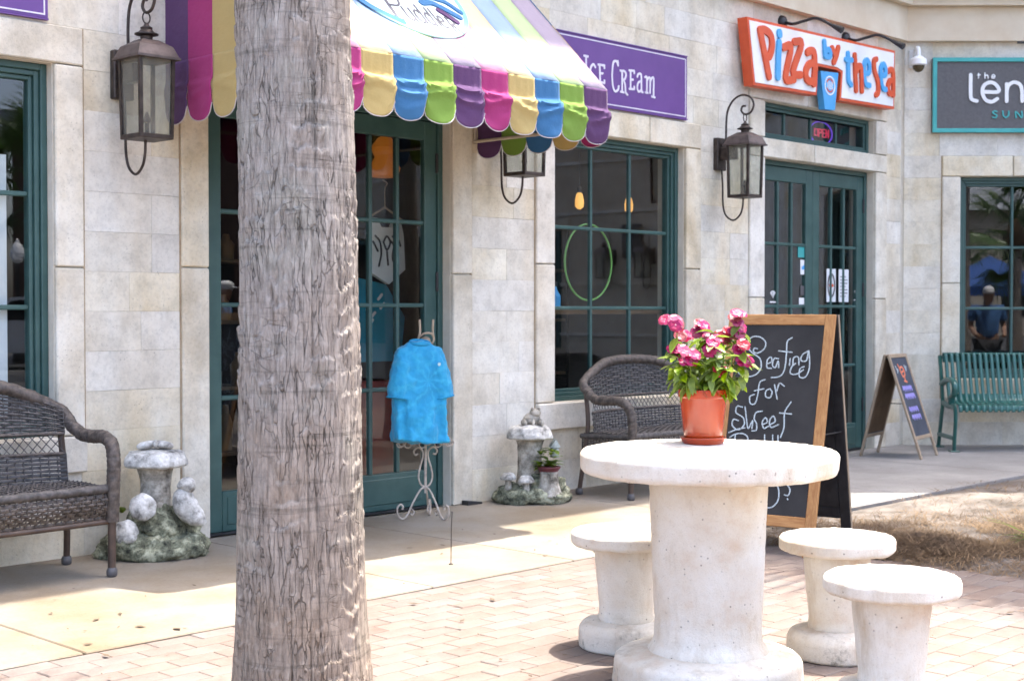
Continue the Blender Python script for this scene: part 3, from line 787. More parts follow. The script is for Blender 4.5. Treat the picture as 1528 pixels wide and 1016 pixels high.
# ---------------- carriage lanterns
def lantern(label, s):
    t = on_wall('wall_lantern', label, 'lantern', s, 2.16, group='carriage lanterns on the shop front')
    z = -2.16
    cy, hw = -.27, .106                       # body centre out from the wall, half width
    MB().box(-.06, .06, -.05, 0, 2.42 + z, 2.68 + z, .006).build('back_plate', M['bronze'], t)
    MB().box(-.03, .03, cy + hw * .8, -.05, 2.50 + z, 2.60 + z, .005).build('arm', M['bronze'], t)
    # body frame
    zb, zt = 2.20 + z, 2.60 + z
    b = MB()
    r = .009
    for sx in (-1, 1):
        for sy in (-1, 1):
            k = .93
            b.add([(sx * (hw * k - r) + dx, cy + sy * (hw * k - r) + dy, zb) for dx, dy in ((-r, -r), (r, -r), (r, r), (-r, r))] +
                  [(sx * (hw - r) + dx, cy + sy * (hw - r) + dy, zt) for dx, dy in ((-r, -r), (r, -r), (r, r), (-r, r))],
                  [(0, 1, 5, 4), (1, 2, 6, 5), (2, 3, 7, 6), (3, 0, 4, 7), (0, 3, 2, 1), (4, 5, 6, 7)])
    k = .94 * hw
    b.box(-k, k, cy - k, cy + k, zb - .012, zb + .012, .003)
    b.build('cage', M['bronze'], t)
    for sx, sy in ((-1, 0), (1, 0), (0, -1), (0, 1)):
        a0, a1 = hw * .93 - .012, hw - .012
        e0, e1 = a0 * 1.0, a1 * 1.0
        if sx: v = [(sx * e0, cy - a0, zb + .012), (sx * e0, cy + a0, zb + .012), (sx * e1, cy + a1, zt), (sx * e1, cy - a1, zt)]; off = Vector((sx * .003, 0, 0))
        else: v = [(-a0, cy + sy * e0, zb + .012), (a0, cy + sy * e0, zb + .012), (a1, cy + sy * e1, zt), (-a1, cy + sy * e1, zt)]; off = Vector((0, sy * .003, 0))
        v = [Vector(q) for q in v]; v += [q + off for q in v]
        MB().add(v, [(0, 1, 2, 3), (7, 6, 5, 4), (0, 4, 5, 1), (1, 5, 6, 2), (2, 6, 7, 3), (3, 7, 4, 0)]).build('glass_pane', M['lampglass'], t)
    # roof: two-stage hipped cap, crown and finial
    def frust(b, a, z0, c, z1):
        b.add([(x * a, cy + y * a, z0) for x, y in ((-1, -1), (1, -1), (1, 1), (-1, 1))] + [(x * c, cy + y * c, z1) for x, y in ((-1, -1), (1, -1), (1, 1), (-1, 1))],
              [(3, 2, 1, 0), (4, 5, 6, 7), (0, 1, 5, 4), (1, 2, 6, 5), (2, 3, 7, 6), (3, 0, 4, 7)])
    b = MB(); frust(b, .128, zt, .128, zt + .012); frust(b, .122, zt + .0125, .098, zt + .07); frust(b, .0975, zt + .0705, .045, zt + .105)
    b.build('roof', M['bronzelight'], t)
    b = MB().lathe([(.03, 0), (.033, .02), (.062, .028), (.062, .034), (.045, .04), (.03, .055), (.032, .066), (.016, .075), (.008, .09)], 18, (0, cy, zt + .105))
    b.build('finial', M['bronze'], t)
    # gooseneck with scroll, and the tail loop below
    ztop = zt + .19
    y1 = -.085
    goose = [(0, y1 + .03, 2.62 + z), (0, y1, 2.66 + z), (0, y1 - .004, 2.80 + z), (0, y1 - .02, 2.90 + z), (0, y1 - .075, 2.975 + z), (0, cy + .03, 3.005 + z), (0, cy - .05, 2.98 + z), (0, cy - .082, 2.92 + z), (0, cy - .055, 2.862 + z), (0, cy, 2.85 + z), (0, cy + .035, 2.88 + z), (0, cy + .025, 2.915 + z), (0, cy - .005, 2.915 + z)]
    MB().tube(crom(goose, 7), .0085, 8).build('gooseneck', M['bronze'], t, 60)
    ring = [(math.cos(a) * .022, cy, 2.822 + z + math.sin(a) * .03) for a in [2 * math.pi * i / 16 for i in range(16)]]
    MB().tube(ring, .0045, 6, True).build('hanging_ring', M['bronze'], t, 60)
    loop = [(0, -.045, 2.43 + z), (0, -.055, 2.3 + z), (0, -.06, 2.14 + z), (0, -.09, 2.055 + z), (0, -.16, 2.015 + z), (0, -.225, 2.055 + z), (0, -.25, 2.12 + z), (0, -.255, 2.19 + z)]
    MB().tube(crom(loop, 7), .0075, 8).build('tail_loop', M['bronze'], t, 60)
    MB().lathe([(.012, 0), (.012, .06), (.022, .07), (.006, .12)], 10, (0, cy, zb + .012)).build('burner', M['bronze'], t)
    return t
LANT = lantern('bronze carriage lantern on the wall left of the striped awning', .69)
lantern('bronze carriage lantern half hidden behind the awning valance', 3.55)
lantern('bronze carriage lantern beside the green doors under the pizza sign', 6.09)

# ---------------- signs
def purple_sign(name, label, s0, s1, letters):
    t = on_wall(name, label, 'sign', (s0 + s1) / 2, 2.79)
    h = .485; w = (s1 - s0) / 2
    MB().box(-w, w, -.028, -.004, 0, h, .003).build('panel', M['purple'], t)
    b = MB()
    for (a, c, d, e) in ((-w + .018, w - .018, .016, .024), (-w + .018, w - .018, h - .024, h - .016), (-w + .018, -w + .026, .024, h - .024), (w - .026, w - .018, .024, h - .024)):
        b.box(a, c, -.0305, -.027, d, e)
    b.build('border_line', M['lilac'], t)
    b = MB()
    for a in (((-w, w, -.034, -.003, -.008, 0)), (-w, w, -.034, -.003, h, h + .008)): b.box(*a)
    b.build('edge_moulding', M['purple'], t)
    if letters:
        glyphs(t, 'letter', shift(letters, (s0 + s1) / 2, 2.79), [3, 1, 6, 2, 4, 6, 2, 5], lambda k: .017, -.031, -.027, M['lilac'])
    return t
purple_sign('shop_sign', 'purple sign reading Ice Cream in pale letters above the shop window', 4.13, 5.652, ICE)
purple_sign('shop_sign', 'purple sign corner with thin pale border at the top left', -1.25, .266, None)

M['signred'] = pbr('red_orange_sign', (.58, .07, .018), (.66, .10, .03), 6, .4)
M['signblue'] = pbr('sky_blue_sign', (.055, .32, .66), (.09, .38, .72), 6, .4)
def pizza_sign():
    cx, cz = 7.48, 3.13
    t = on_wall('shop_sign', 'white and red shaped sign reading Pizza by the Sea', 'sign', cx, cz)
    out = [(a - cx, b - cz) for a, b in PZ_OUT]
    MB().prism(out, -.145, -.05).build('red_border', M['signred'], t)
    # white face: outline pulled in
    n = len(out); ins = []
    area = sum(out[i][0] * out[(i + 1) % n][1] - out[(i + 1) % n][0] * out[i][1] for i in range(n)); sg = 1 if area > 0 else -1
    for i in range(n):
        a, b, c = Vector(out[i - 1]), Vector(out[i]), Vector(out[(i + 1) % n])
        d1, d2 = (b - a).normalized(), (c - b).normalized()
        n1, n2 = Vector((-d1.y, d1.x)) * sg, Vector((-d2.y, d2.x)) * sg
        m = (n1 + n2); m = m / max(.35, m.dot(n1)) 
        ins.append(tuple(b + m * .024))
    MB().prism(ins, -.149, -.14).build('white_face', M['white'], t)
    glyphs(t, 'red_letter', shift(PZ_RED, cx, cz), [2, 1, 1, 2, 2, 2, 1, 2], lambda k: .066 if k < 6 else .052, -.166, -.146, M['signred'])
    glyphs(t, 'blue_letter', shift(PZ_BLUE, cx, cz), [2, 2, 2, 1, 1], lambda k: .066 if k < 2 else .05, -.166, -.146, M['signblue'])
    cup = MB().prism([(a - cx, b - cz) for a, b in PZ_CUP], -.15, -.09).build('cup_panel', M['signblue'], t)
    ex, ez = PZ_EMB[0][0] - cx, PZ_EMB[0][1] - cz
    b = MB()
    ring = [(ex + math.cos(a) * .078, ez + math.sin(a) * .078) for a in [2 * math.pi * i / 24 for i in range(25)]]
    b.stroke(ring, .012, -.153, -.149, False)
    for dx in (-.035, -.012, .012, .035): b.stroke([(ex + dx, ez - .03), (ex + dx, ez + .03)], .009, -.1532, -.149, False)
    b.build('emblem', M['white'], cup)
    ring = [(ex + math.cos(a) * .055, ez + math.sin(a) * .055) for a in [R(30) + 2 * math.pi * i / 30 for i in range(11)]]
    b = MB().stroke(ring, .012, -.1528, -.149, False)
    b.stroke([(x, 2 * ez - z) for x, z in ring], .012, -.1528, -.149, False)
    b.build('emblem_arc', M['signred'], cup)
    for x in (-1.05, .2, 1.1): MB().box(x - .03, x + .03, -.05, -.004, .2, .45, .003).build('wall_bracket', M['mortar'], t)
pizza_sign()
def sign_lamp(label, s, z):
    t = on_wall('sign_lamp', label, 'lamp', s, z)
    MB().lathe([(.055, 0), (.06, .01), (.05, .035), (.02, .05)], 16).xf(Matrix.Rotation(R(90), 4, 'X')).build('mount', M['black'], t, 60)
    MB().tube(crom([(0, -.03, 0), (.0, -.12, -.03), (.02, -.22, -.015), (.03, -.34, -.01), (.05, -.5, -.10)], 6), .013, 8).build('arm', M['black'], t, 60)
    MB().tube([(.045, -.44, -.065), (.058, -.56, -.135)], [.012, .03], 10).build('lamp_head', M['black'], t, 60)
sign_lamp('black gooseneck sign lamp over the word Pizza', 7.0, 3.745)
sign_lamp('black gooseneck sign lamp over the words by the Sea', 8.02, 3.745)
M['charcoal'] = pbr('charcoal_sign', (.082, .078, .082), (.105, .10, .104), 30, .5)
M['teal'] = pbr('teal_sign', (.045, .33, .33), (.06, .38, .37), 6, .4)
def len_sign():
    X0, X1, z0, z1 = 4.005, 5.55, 2.985, 3.69
    t = on_front2('shop_sign', 'charcoal sign framed in teal with white rounded letters on the right', 'sign', X0, z0)
    w, h = X1 - X0, z1 - z0
    MB().box(0, w, -.065, -.004, 0, h, .004).build('panel', M['charcoal'], t)
    b = MB()
    f = .034
    for a in ((0, w, 0, f), (0, w, h - f, h), (0, f, f, h - f), (w - f, w, f, h - f)): b.box(a[0] - .003, a[1] + .003, -.082, -.06, a[2] - .003, a[3] + .003, .004)
    b.build('teal_frame', M['teal'], t)
    for st, wd, m, nm, sz in ((LEN, .034, 'white', 'letter', [1, 1, 2]), (THE, .010, 'white', 'small_letter', [2, 2, 1]), (SUN_L, .0135, 'teal', 'teal_letter', [1, 1, 1])):
        glyphs(t, nm, shift(st, X0, z0), sz, lambda k: wd, -.0765, -.064, M[m])
    l = on_front2('sign_lamp', 'thin black lamp bar above the charcoal and teal sign', 'lamp', 4.72, 3.79)
    MB().box(.0, .9, -.32, -.295, -.008, .012, .004).build('lamp_bar', M['black'], l)
    MB().tube([(.45, -.3, 0), (.45, -.15, .03), (.45, -.004, .02)], .01, 8).build('arm', M['black'], l, 60)
len_sign()
def dome_camera():
    t = on_front2('security_camera', 'white dome security camera on the wall beside the pizza sign', 'camera', 3.84, 3.55)
    MB().box(-.05, .04, -.03, -.004, .05, .22, .006).build('wall_plate', M['white'], t)
    MB().tube(crom([(0, -.03, .16), (0, -.08, .22), (0, -.15, .21), (0, -.16, .12)], 6), .02, 10).build('arm', M['white'], t, 60)
    MB().lathe([(.03, .14), (.05, .125), (.075, .11), (.08, .06), (.07, .05)], 24, (0, -.16, 0)).build('housing', M['white'], t, 40)
    b = MB(); b.ball((0, -.16, .05), (.056, .056, .062), 20, 12); b.build('dome', pbr('smoked_dome', (.05, .04, .02), (.09, .07, .03), 5, .08), t, 180)
dome_camera()

# ---------------- the striped awning
PINK, YELL, BLUE, GREEN, PURP = (.44, .05, .20), (.60, .46, .19), (.065, .21, .42), (.25, .40, .075), (.14, .065, .17)
AWM = {k: mat_cloth('awning_' + k, c, .30, .8) for k, c in dict(pink=PINK, yellow=YELL, blue=BLUE, green=GREEN, purple=PURP).items()}
AWS = {k: mat_cloth('painted_glare_' + k, tuple(x * .74 + .26 * .9 for x in c), .22, .62) for k, c in dict(pink=PINK, yellow=YELL, blue=BLUE, green=GREEN, purple=PURP).items()}  # slope stripes mixed toward white: sunlit glare painted into the cloth colour
M['piping'] = mat_cloth('awning_piping', (.62, .58, .60), .2)
def awning():
    s0, s1, pj, zb, zv, zw = .97, 3.366, 1.15, 2.306, 2.647, 3.797
    cx = (s0 + s1) / 2
    t = on_wall('awning', 'sloping awning in pink, yellow, blue, green and purple stripes with scalloped valance', 'awning', cx, zb)
    hw = (s1 - s0) / 2
    seq = ['purple', 'pink', 'yellow', 'blue', 'green'] * 3
    n = 11; w = 2 * hw / n
    Hh = zv - zb; top = zw - zb
    def sol(o, th=.003):
        m = o.modifiers.new('cloth_thickness', 'SOLIDIFY'); m.thickness = th; m.offset = 0
    def val(name, xf, width, seed, mat, last=False):
        """valance piece: local a along the edge 0..width, hanging Hh, out of plane by folds"""
        nx, nz = 12, 22
        v = []; f = []
        edge = []
        NA = np.array([[(width * i / nx + seed * width) * 9, (Hh - Hh * j / nz) * 14, 2.1] for i in range(nx + 1) for j in range(nz + 1)])
        NV = fbm(NA, 3).tolist()
        for i in range(nx + 1):
            a = width * i / nx
            q = 2 * i / nx - 1
            bot = .088 * (1 - math.sqrt(max(0, 1 - (abs(q) ** 2.2)))) 
            for j in range(nz + 1):
                h = Hh - (Hh - bot) * j / nz
                x = a + seed * width
                k = h / Hh
                o = .005 * math.sin(x * 95 + 2 * math.sin(x * 11)) * max(0, k - .5) * 2 * (1 - (k - .5) * 1.4)
                # the front bar pushes the cloth out: a ledge with broken creases below it
                ph = .60 + .02 * math.sin(x * 7)
                o += .020 * math.exp(-((k - ph) / .035) ** 2) + .016 * (1 / (1 + math.exp((k - ph) * 60)))
                nzv = NV[i * (nz + 1) + j]
                ph2 = .46 + .06 * math.sin(x * 13 + 1) + .03 * nzv
                o += .017 * math.exp(-((k - ph2) / .05) ** 2)
                o += .020 * nzv * max(0, .66 - k) * 2
                o += .010 * (1 - k) * math.sin(q * 1.4)
                v.append(xf(a, o, h))
                if j == nz: edge.append(xf(a, o, h))
        for i in range(nx):
            for j in range(nz):
                p = i * (nz + 1) + j
                f.append((p, p + nz + 1, p + nz + 2, p + 1))
        o = MB().add(v, f).build(name, mat, t, 40, fix=False); sol(o)
        MB().tube(edge, .003, 6).build('piping', M['piping'], o, 60)
        return o
    fv = lambda k: (lambda a, o, h: (-hw + k * w + a, -pj - o, h))
    for k in range(n): val('valance_scallop', fv(k), w, k, AWM[seq[k]])
    m = 5; ws = pj / m
    for sd in (-1, 1):
        cl = ['purple', 'pink', 'yellow', 'blue', 'green'] if sd < 0 else ['purple', 'green', 'blue', 'yellow', 'pink']
        for k in range(m):
            val('valance_scallop', (lambda k: (lambda a, o, h: (sd * (hw + .4 * o), -(k * ws + a), h)))(k), ws, k + 20 + sd * 3, AWM[cl[k]])
            # gable stripe above the side valance, up to the slope
            y0, y1 = k * ws, (k + 1) * ws
            zt = lambda p: Hh + (top - Hh) * (1 - p / pj)
            v = [(sd * hw, -y0, Hh), (sd * hw, -y1, Hh), (sd * hw, -y1, zt(y1)), (sd * hw, -y0, zt(y0))]
            if k == m - 1: v = v[:3][:2] + [v[3]]
            sol(MB().add(v, [tuple(range(len(v)))]).build('side_stripe', AWM[cl[k]], t, fix=False))
    nr = 14
    for k in range(n):
        v = []; f = []
        for i in range(5):
            x = -hw + w * (k + i / 4)
            for j in range(nr + 1):
                q = j / nr
                sag = -.006 * math.sin(math.pi * q) * (1 + .4 * math.sin(x * 6)) + .003 * math.sin(x * 21 + q * 5)
                v.append((x, -pj * (1 - q) - sag * .7, Hh + (top - Hh) * q + sag * .7))
        for i in range(4):
            for j in range(nr):
                p = i * (nr + 1) + j
                f.append((p, p + nr + 1, p + nr + 2, p + 1))
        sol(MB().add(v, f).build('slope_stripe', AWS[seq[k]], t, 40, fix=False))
    # printed badge on the slope: pale oval, green ring, lettering and a swirl
    d = 1 / math.sqrt(2)
    SL = Matrix(((1, 0, 0, 0), (0, d, -d * -1, 0), (0, -d * -1 * -1, d, 0), (0, 0, 0, 1)))
    # slope plane: x stays, up-slope coordinate q -> (y, z) = (-pj + q*d, Hh + q*d), outward normal (-d, d)
    def slope(mb, lift=.0):
        mb.v = [(x - cx, -pj + z * d - (-y + lift) * d, Hh + z * d + (-y + lift) * d) for x, y, z in mb.v]; return mb
    def oval(a, b, c=(2.09, .70), n=48): return [(c[0] + math.cos(2 * math.pi * i / n) * a, c[1] + math.sin(2 * math.pi * i / n) * b) for i in range(n)]
    L0 = .0
    M['badge'] = mat_cloth('badge_print', (.66, .78, .76), .1); M['badgering'] = mat_cloth('badge_ring', (.20, .52, .44), .1); M['badgeink'] = pbr('badge_ink', (.05, .05, .075), (.07, .07, .1), 9, .6)
    slope(MB().prism(oval(.47, .46), -.004, .0), L0).build('badge', M['badge'], t)
    b = MB(); pts = oval(.455, .445); b.stroke(pts + pts[:1], .03, -.006, -.004, False); slope(b, L0).build('badge_ring', M['badgering'], t)
    k = 0
    for n_ in (3, 2, 2, 2, 1, 1, 3):
        b = MB()
        for i in range(n_): b.stroke(AWN[k], .024 if k == 0 else .014, -.0064 - .0003 * i, -.004); k += 1
        slope(b, L0).build('letter', M['badgeink'], t)
    b = MB().stroke([(1.66, .52), (1.72, .44), (1.80, .385), (1.9, .335)], .05, -.0066, -.004); slope(b, L0).build('blue_swirl', AWM['blue'], t)
    for nm, m_, q, w_ in (('blue_swirl', 'blue', [(2.2, .58), (2.28, .60), (2.36, .56), (2.44, .50)], .05), ('blue_swirl', 'blue', [(2.32, .66), (2.42, .64), (2.49, .56)], .04), ('purple_swirl', 'purple', [(2.30, .53), (2.33, .50), (2.38, .44)], .045), ('purple_swirl', 'purple', [(2.28, .72), (2.38, .70)], .06)):
        slope(MB().stroke(q, w_, -.0068 - .0004 * len(nm), -.004), L0).build(nm, AWM[m_], t)
    # tube frame
    fm = pbr('frame_tube', (.50, .42, .33), (.58, .5, .4), 8, .45, metal=.2)
    for sd in (-1, 1):
        x = sd * (hw - .03)
        MB().tube([(x, -.01, .115), (x, -pj + .03, .115)], .011, 8).build('frame_bar', fm, t, 60)
        MB().tube([(x, -.02, top - .06), (x, -pj + .03, Hh - .03)], .011, 8).build('frame_bar', fm, t, 60)
        MB().tube([(x, -.015, .10), (x, -.015, top - .05)], .011, 8).build('frame_bar', fm, t, 60)
    MB().tube([(-hw + .03, -pj + .02, .20), (hw - .03, -pj + .02, .20)], .012, 8).build('frame_bar', fm, t, 60)
    MB().tube([(-hw + .03, -pj + .02, Hh - .02), (hw - .03, -pj + .02, Hh - .02)], .012, 8).build('frame_bar', fm, t, 60)
awning()
# ================================================================== TABLE, STOOLS
def rnd_prof(pts, r, n=5):
    """round the corners of a lathe profile"""
    out = [Vector(pts[0])]
    for i in range(1, len(pts) - 1):
        a, b, c = Vector(pts[i - 1]), Vector(pts[i]), Vector(pts[i + 1])
        k = min(r, (a - b).length * .45, (c - b).length * .45)
        p, q = b + (a - b).normalized() * k, b + (c - b).normalized() * k
        for j in range(n + 1):
            t = j / n; out.append(p * (1 - t) ** 2 + b * 2 * t * (1 - t) + q * t * t)
    out.append(Vector(pts[-1]))
    return [(v.x, v.y) for v in out]
def dense(prof, mx=.03):
    o = [prof[0]]
    for a, b in zip(prof, prof[1:]):
        L = math.hypot(b[0] - a[0], b[1] - a[1]); k = max(1, int(L / mx))
        o += [(a[0] + (b[0] - a[0]) * i / k, a[1] + (b[1] - a[1]) * i / k) for i in range(1, k + 1)]
    return o
def cast(name, prof, parent, seed, rr=.012, n=120):
    me = MB().lathe(dense(rnd_prof(prof, rr), .022), n).mesh(name, M['concrete'], 50)
    roughen(me, .003, 10, 3, seed); roughen(me, .0026, 55, 2, seed + 5)
    return obj(name, me, parent)
tb = thing('concrete_table', 'round white cast concrete table holding the flower pot', 'table', (.68, 4.916, 0), .4)
cast('plinth', [(.0, 0), (.332, 0), (.322, .105), (.24, .125), (.0, .125)], tb, 1., .02)
cast('pedestal', [(.0, .118), (.215, .118), (.188, .16), (.186, .22), (.206, .745), (.0, .745)], tb, 2., .015)
cast('table_top', [(.0, .738), (.43, .738), (.441, .752), (.444, .80), (.432, .815), (.0, .815)], tb, 3., .012, 160)
def stool(label, loc, rz, seed):
    t = thing('concrete_stool', label, 'stool', (*loc, 0), rz, 'concrete stools around the table')
    cast('base', [(.0, 0), (.186, 0), (.186, .075), (.165, .098), (.12, .105), (.0, .105)], t, seed + 1, .014, 90)
    cast('pedestal', [(.0, .10), (.108, .10), (.104, .14), (.128, .405), (.0, .405)], t, seed + 2, .01, 80)
    cast('seat', [(.0, .394), (.206, .394), (.216, .404), (.216, .438), (.206, .45), (.0, .45)], t, seed + 3, .01, 110)
stool('white concrete stool partly hidden left of the table pedestal', (.443, 5.483), 1.1, 20)
stool('white concrete stool right behind the table, before the big chalkboard', (1.224, 5.336), 2.3, 40)
stool('nearest white concrete stool at the lower right corner', (1.217, 4.54), .2, 60)

# ================================================================== POTTED FLOWERS
M['terracotta'] = pbr('glazed_terracotta', (.25, .020, .002), (.33, .038, .004), 5, .25, .06, 30, coat=.15)
M['potsoil'] = pbr('potting_soil', (.03, .02, .014), (.06, .04, .03), 30, .95)
def mat_leaf(name, c1, c2, tr=.35):
    t = NT(name); t.set(Roughness=.38)
    v = t.coord((1, 1, 1), True)
    c = t.rnd_val(t.ramp(t.noise(v, 30, 3), [(.35, c1), (.65, c2)]), .22, .2)
    t.base(c)
    ts = t.new('ShaderNodeBsdfTranslucent'); t.link(c, ts.inputs[0])
    mx = t.new('ShaderNodeMixShader'); mx.inputs[0].default_value = tr
    t.link(t.b.outputs[0], mx.inputs[1]); t.link(ts.outputs[0], mx.inputs[2]); t.link(mx.outputs[0], t.out.inputs[0])
    return t.m
M['vinca'] = mat_leaf('vinca_leaf', (.10, .17, .016), (.20, .28, .035), .42)
M['petal'] = mat_leaf('magenta_petal', (.34, .0035, .055), (.34, .006, .11), .25)
M['petalred'] = mat_leaf('red_petal', (.30, .004, .014), (.34, .007, .03), .25)
M['petaleye'] = pbr('petal_eye', (.45, .2, .25), None, rough=.5)
def leaf_mesh(name, L, Wd, mat, fold=.25, droop=.25, n=5):
    v = []; f = []
    for i in range(n + 1):
        t = i / n; w = Wd * math.sin(math.pi * min(1, t * .92 + .06)) ** .8 / 2
        y = L * t; z = -droop * L * t * t
        v += [(-w, y, z + fold * w), (0, y, z), (w, y, z + fold * w)]
    for i in range(n):
        o = i * 3
        f += [(o, o + 1, o + 4, o + 3), (o + 1, o + 2, o + 5, o + 4)]
    return MB().add(v, f).mesh(name, mat, 180, fix=False)
def frame_to(o, p, d, roll=0.):
    q = Vector(d).to_track_quat('Y', 'Z')
    o.location = p; o.rotation_mode = 'QUATERNION'; o.rotation_quaternion = q @ Matrix.Rotation(roll, 3, 'Y').to_quaternion()
pot = thing('potted_plant', 'pink flowering vinca in a glazed orange pot on the concrete table', 'potted plant', (.692, 5.145, .8155), .3)
MB().lathe(rnd_prof([(0, 0), (.072, 0), (.084, .022), (.082, .026), (.068, .012), (0, .012)], .004), 40).build('saucer', M['terracotta'], pot, 40)
MB().lathe(rnd_prof([(0, .013), (.066, .013), (.072, .045), (.085, .168), (.091, .17), (.092, .198), (.084, .198), (.080, .175), (0, .175)], .005), 44).build('pot', M['terracotta'], pot, 40)
MB().lathe([(0, .17), (.079, .17), (.06, .181), (0, .186)], 24).build('soil', M['potsoil'], pot, 60)
rp = random.Random(21)
lm = [leaf_mesh('leaf', rp.uniform(.055, .078), rp.uniform(.026, .034), M['vinca'], .3, rp.uniform(.1, .5)) for _ in range(5)]
heads = [(-.118, -.03, .475), (-.005, .02, .452), (.138, -.01, .468), (.008, -.07, .395), (-.118, -.05, .365), (-.085, -.075, .35), (.128, -.05, .385), (.135, -.06, .345), (.03, -.085, .315), (.095, .03, .425), (-.05, .06, .42)]
nl = 0
for k in range(34):
    if k < len(heads): tip = Vector(heads[k]) - Vector((0, 0, .04))
    else:
        a = rp.uniform(0, 2 * math.pi); rr_ = rp.uniform(.04, .15) ; tip = Vector((math.cos(a) * rr_, math.sin(a) * rr_, rp.uniform(.24, .41)))
    base = Vector((tip.x * .28, tip.y * .28, .175))
    mid = base.lerp(tip, .5) + Vector((tip.x * .25, tip.y * .25, .0))
    cv = crom([base, mid, tip], 5)
    MB().tube(cv, .0022, 5).build('stem', M['vinca'], pot, 60)
    for q in range(9):
        if nl >= 295: break
        i = rp.randint(2, len(cv) - 1); p = cv[i]
        a = rp.uniform(0, 2 * math.pi)
        d = Vector((math.cos(a), math.sin(a), rp.uniform(-.55, .45)))
        if p.z < .26: d.z -= .5
        o = obj('leaf', rp.choice(lm), pot); frame_to(o, p, d, rp.uniform(-.5, .5)); nl += 1
def petal_mesh(mat):
    return leaf_mesh('petal', .026, .026, mat, .12, .12, 4)
def flower(p, d, mats):
    b = MB()
    n = 5
    for i in range(n):
        a = 2 * math.pi * i / n
        w = .013; L = .026
        for (x0, y0, z0) in (): pass
        pts = [(-.003, .002, 0), (.003, .002, 0), (w * .9, L * .55, .003), (w, L * .82, .002), (w * .5, L, 0), (-w * .5, L * .98, -.001), (-w, L * .8, .001), (-w * .9, L * .5, .003)]
        c, s_ = math.cos(a), math.sin(a)
        b.add([(x * c - y * s_, x * s_ + y * c, z) for x, y, z in pts], [tuple(range(8))])
    o = b.build('flower', mats, pot, fix=False)
    q = Vector(d).to_track_quat('Z', 'Y'); o.location = p; o.rotation_mode = 'QUATERNION'; o.rotation_quaternion = q
    e = MB().lathe([(0.0001, .0012), (.0035, .001), (.002, .0025), (0.0001, .003)], 6).build('eye', M['petaleye'], o)
for k, h in enumerate(heads):
    big = k in (0, 1, 2, 3, 4, 5)
    for q in range((8 if k in (0, 2, 3) else 5) if big else 3):
        off = Vector((rp.gauss(0, .019 if big else .01), rp.gauss(0, .014), rp.gauss(.004, .015 if big else .008)))
        d = Vector((off.x * 14, -.75 + off.y * 10, .55 + off.z * 12))
        flower(Vector(h) + off - Vector((0, 0, .038)), d, M['petalred'] if (k in (8, 9) or rp.random() < .15) else M['petal'])

# ================================================================== CHALKBOARDS
M['boardwood'] = mat_wood('varnished_pine', (.30, .125, .035), (.50, .27, .10), (3, 3, 22))
M['boardwoodv'] = mat_wood('varnished_pine_upright', (.30, .125, .035), (.50, .27, .10), (22, 22, 2.2))
M['greywood'] = mat_wood('weathered_pine', (.24, .17, .11), (.40, .31, .22), (22, 22, 2.2))
M['chalkboard'] = pbr('chalkboard', (.012, .012, .013), (.032, .031, .032), 3.5, .75, .05, 60)
def mat_chalk(name, c):
    t = NT(name); t.base(c); t.set(Roughness=.95)
    tr = t.new('ShaderNodeBsdfTransparent'); mx = t.new('ShaderNodeMixShader')
    t.link(t.ramp(t.noise(t.coord(), 240, 3, .7), [(.36, .15), (.52, 1.)]), mx.inputs[0])
    t.link(tr.outputs[0], mx.inputs[1]); t.link(t.b.outputs[0], mx.inputs[2]); t.link(mx.outputs[0], t.out.inputs[0])
    return t.m
M['chalk'] = mat_chalk('chalk', (.52, .60, .64))
M['chalkpurple'] = pbr('purple_chalk', (.25, .22, .55), (.36, .32, .66), 60, .95)
M['chalkorange'] = pbr('orange_chalk', (.66, .16, .09), (.72, .25, .14), 60, .95)
M['slate'] = pbr('slate_board', (.035, .042, .06), (.06, .07, .095), 4, .75)
M['brownboard'] = pbr('hardboard', (.10, .055, .025), (.15, .09, .045), 9, .8)
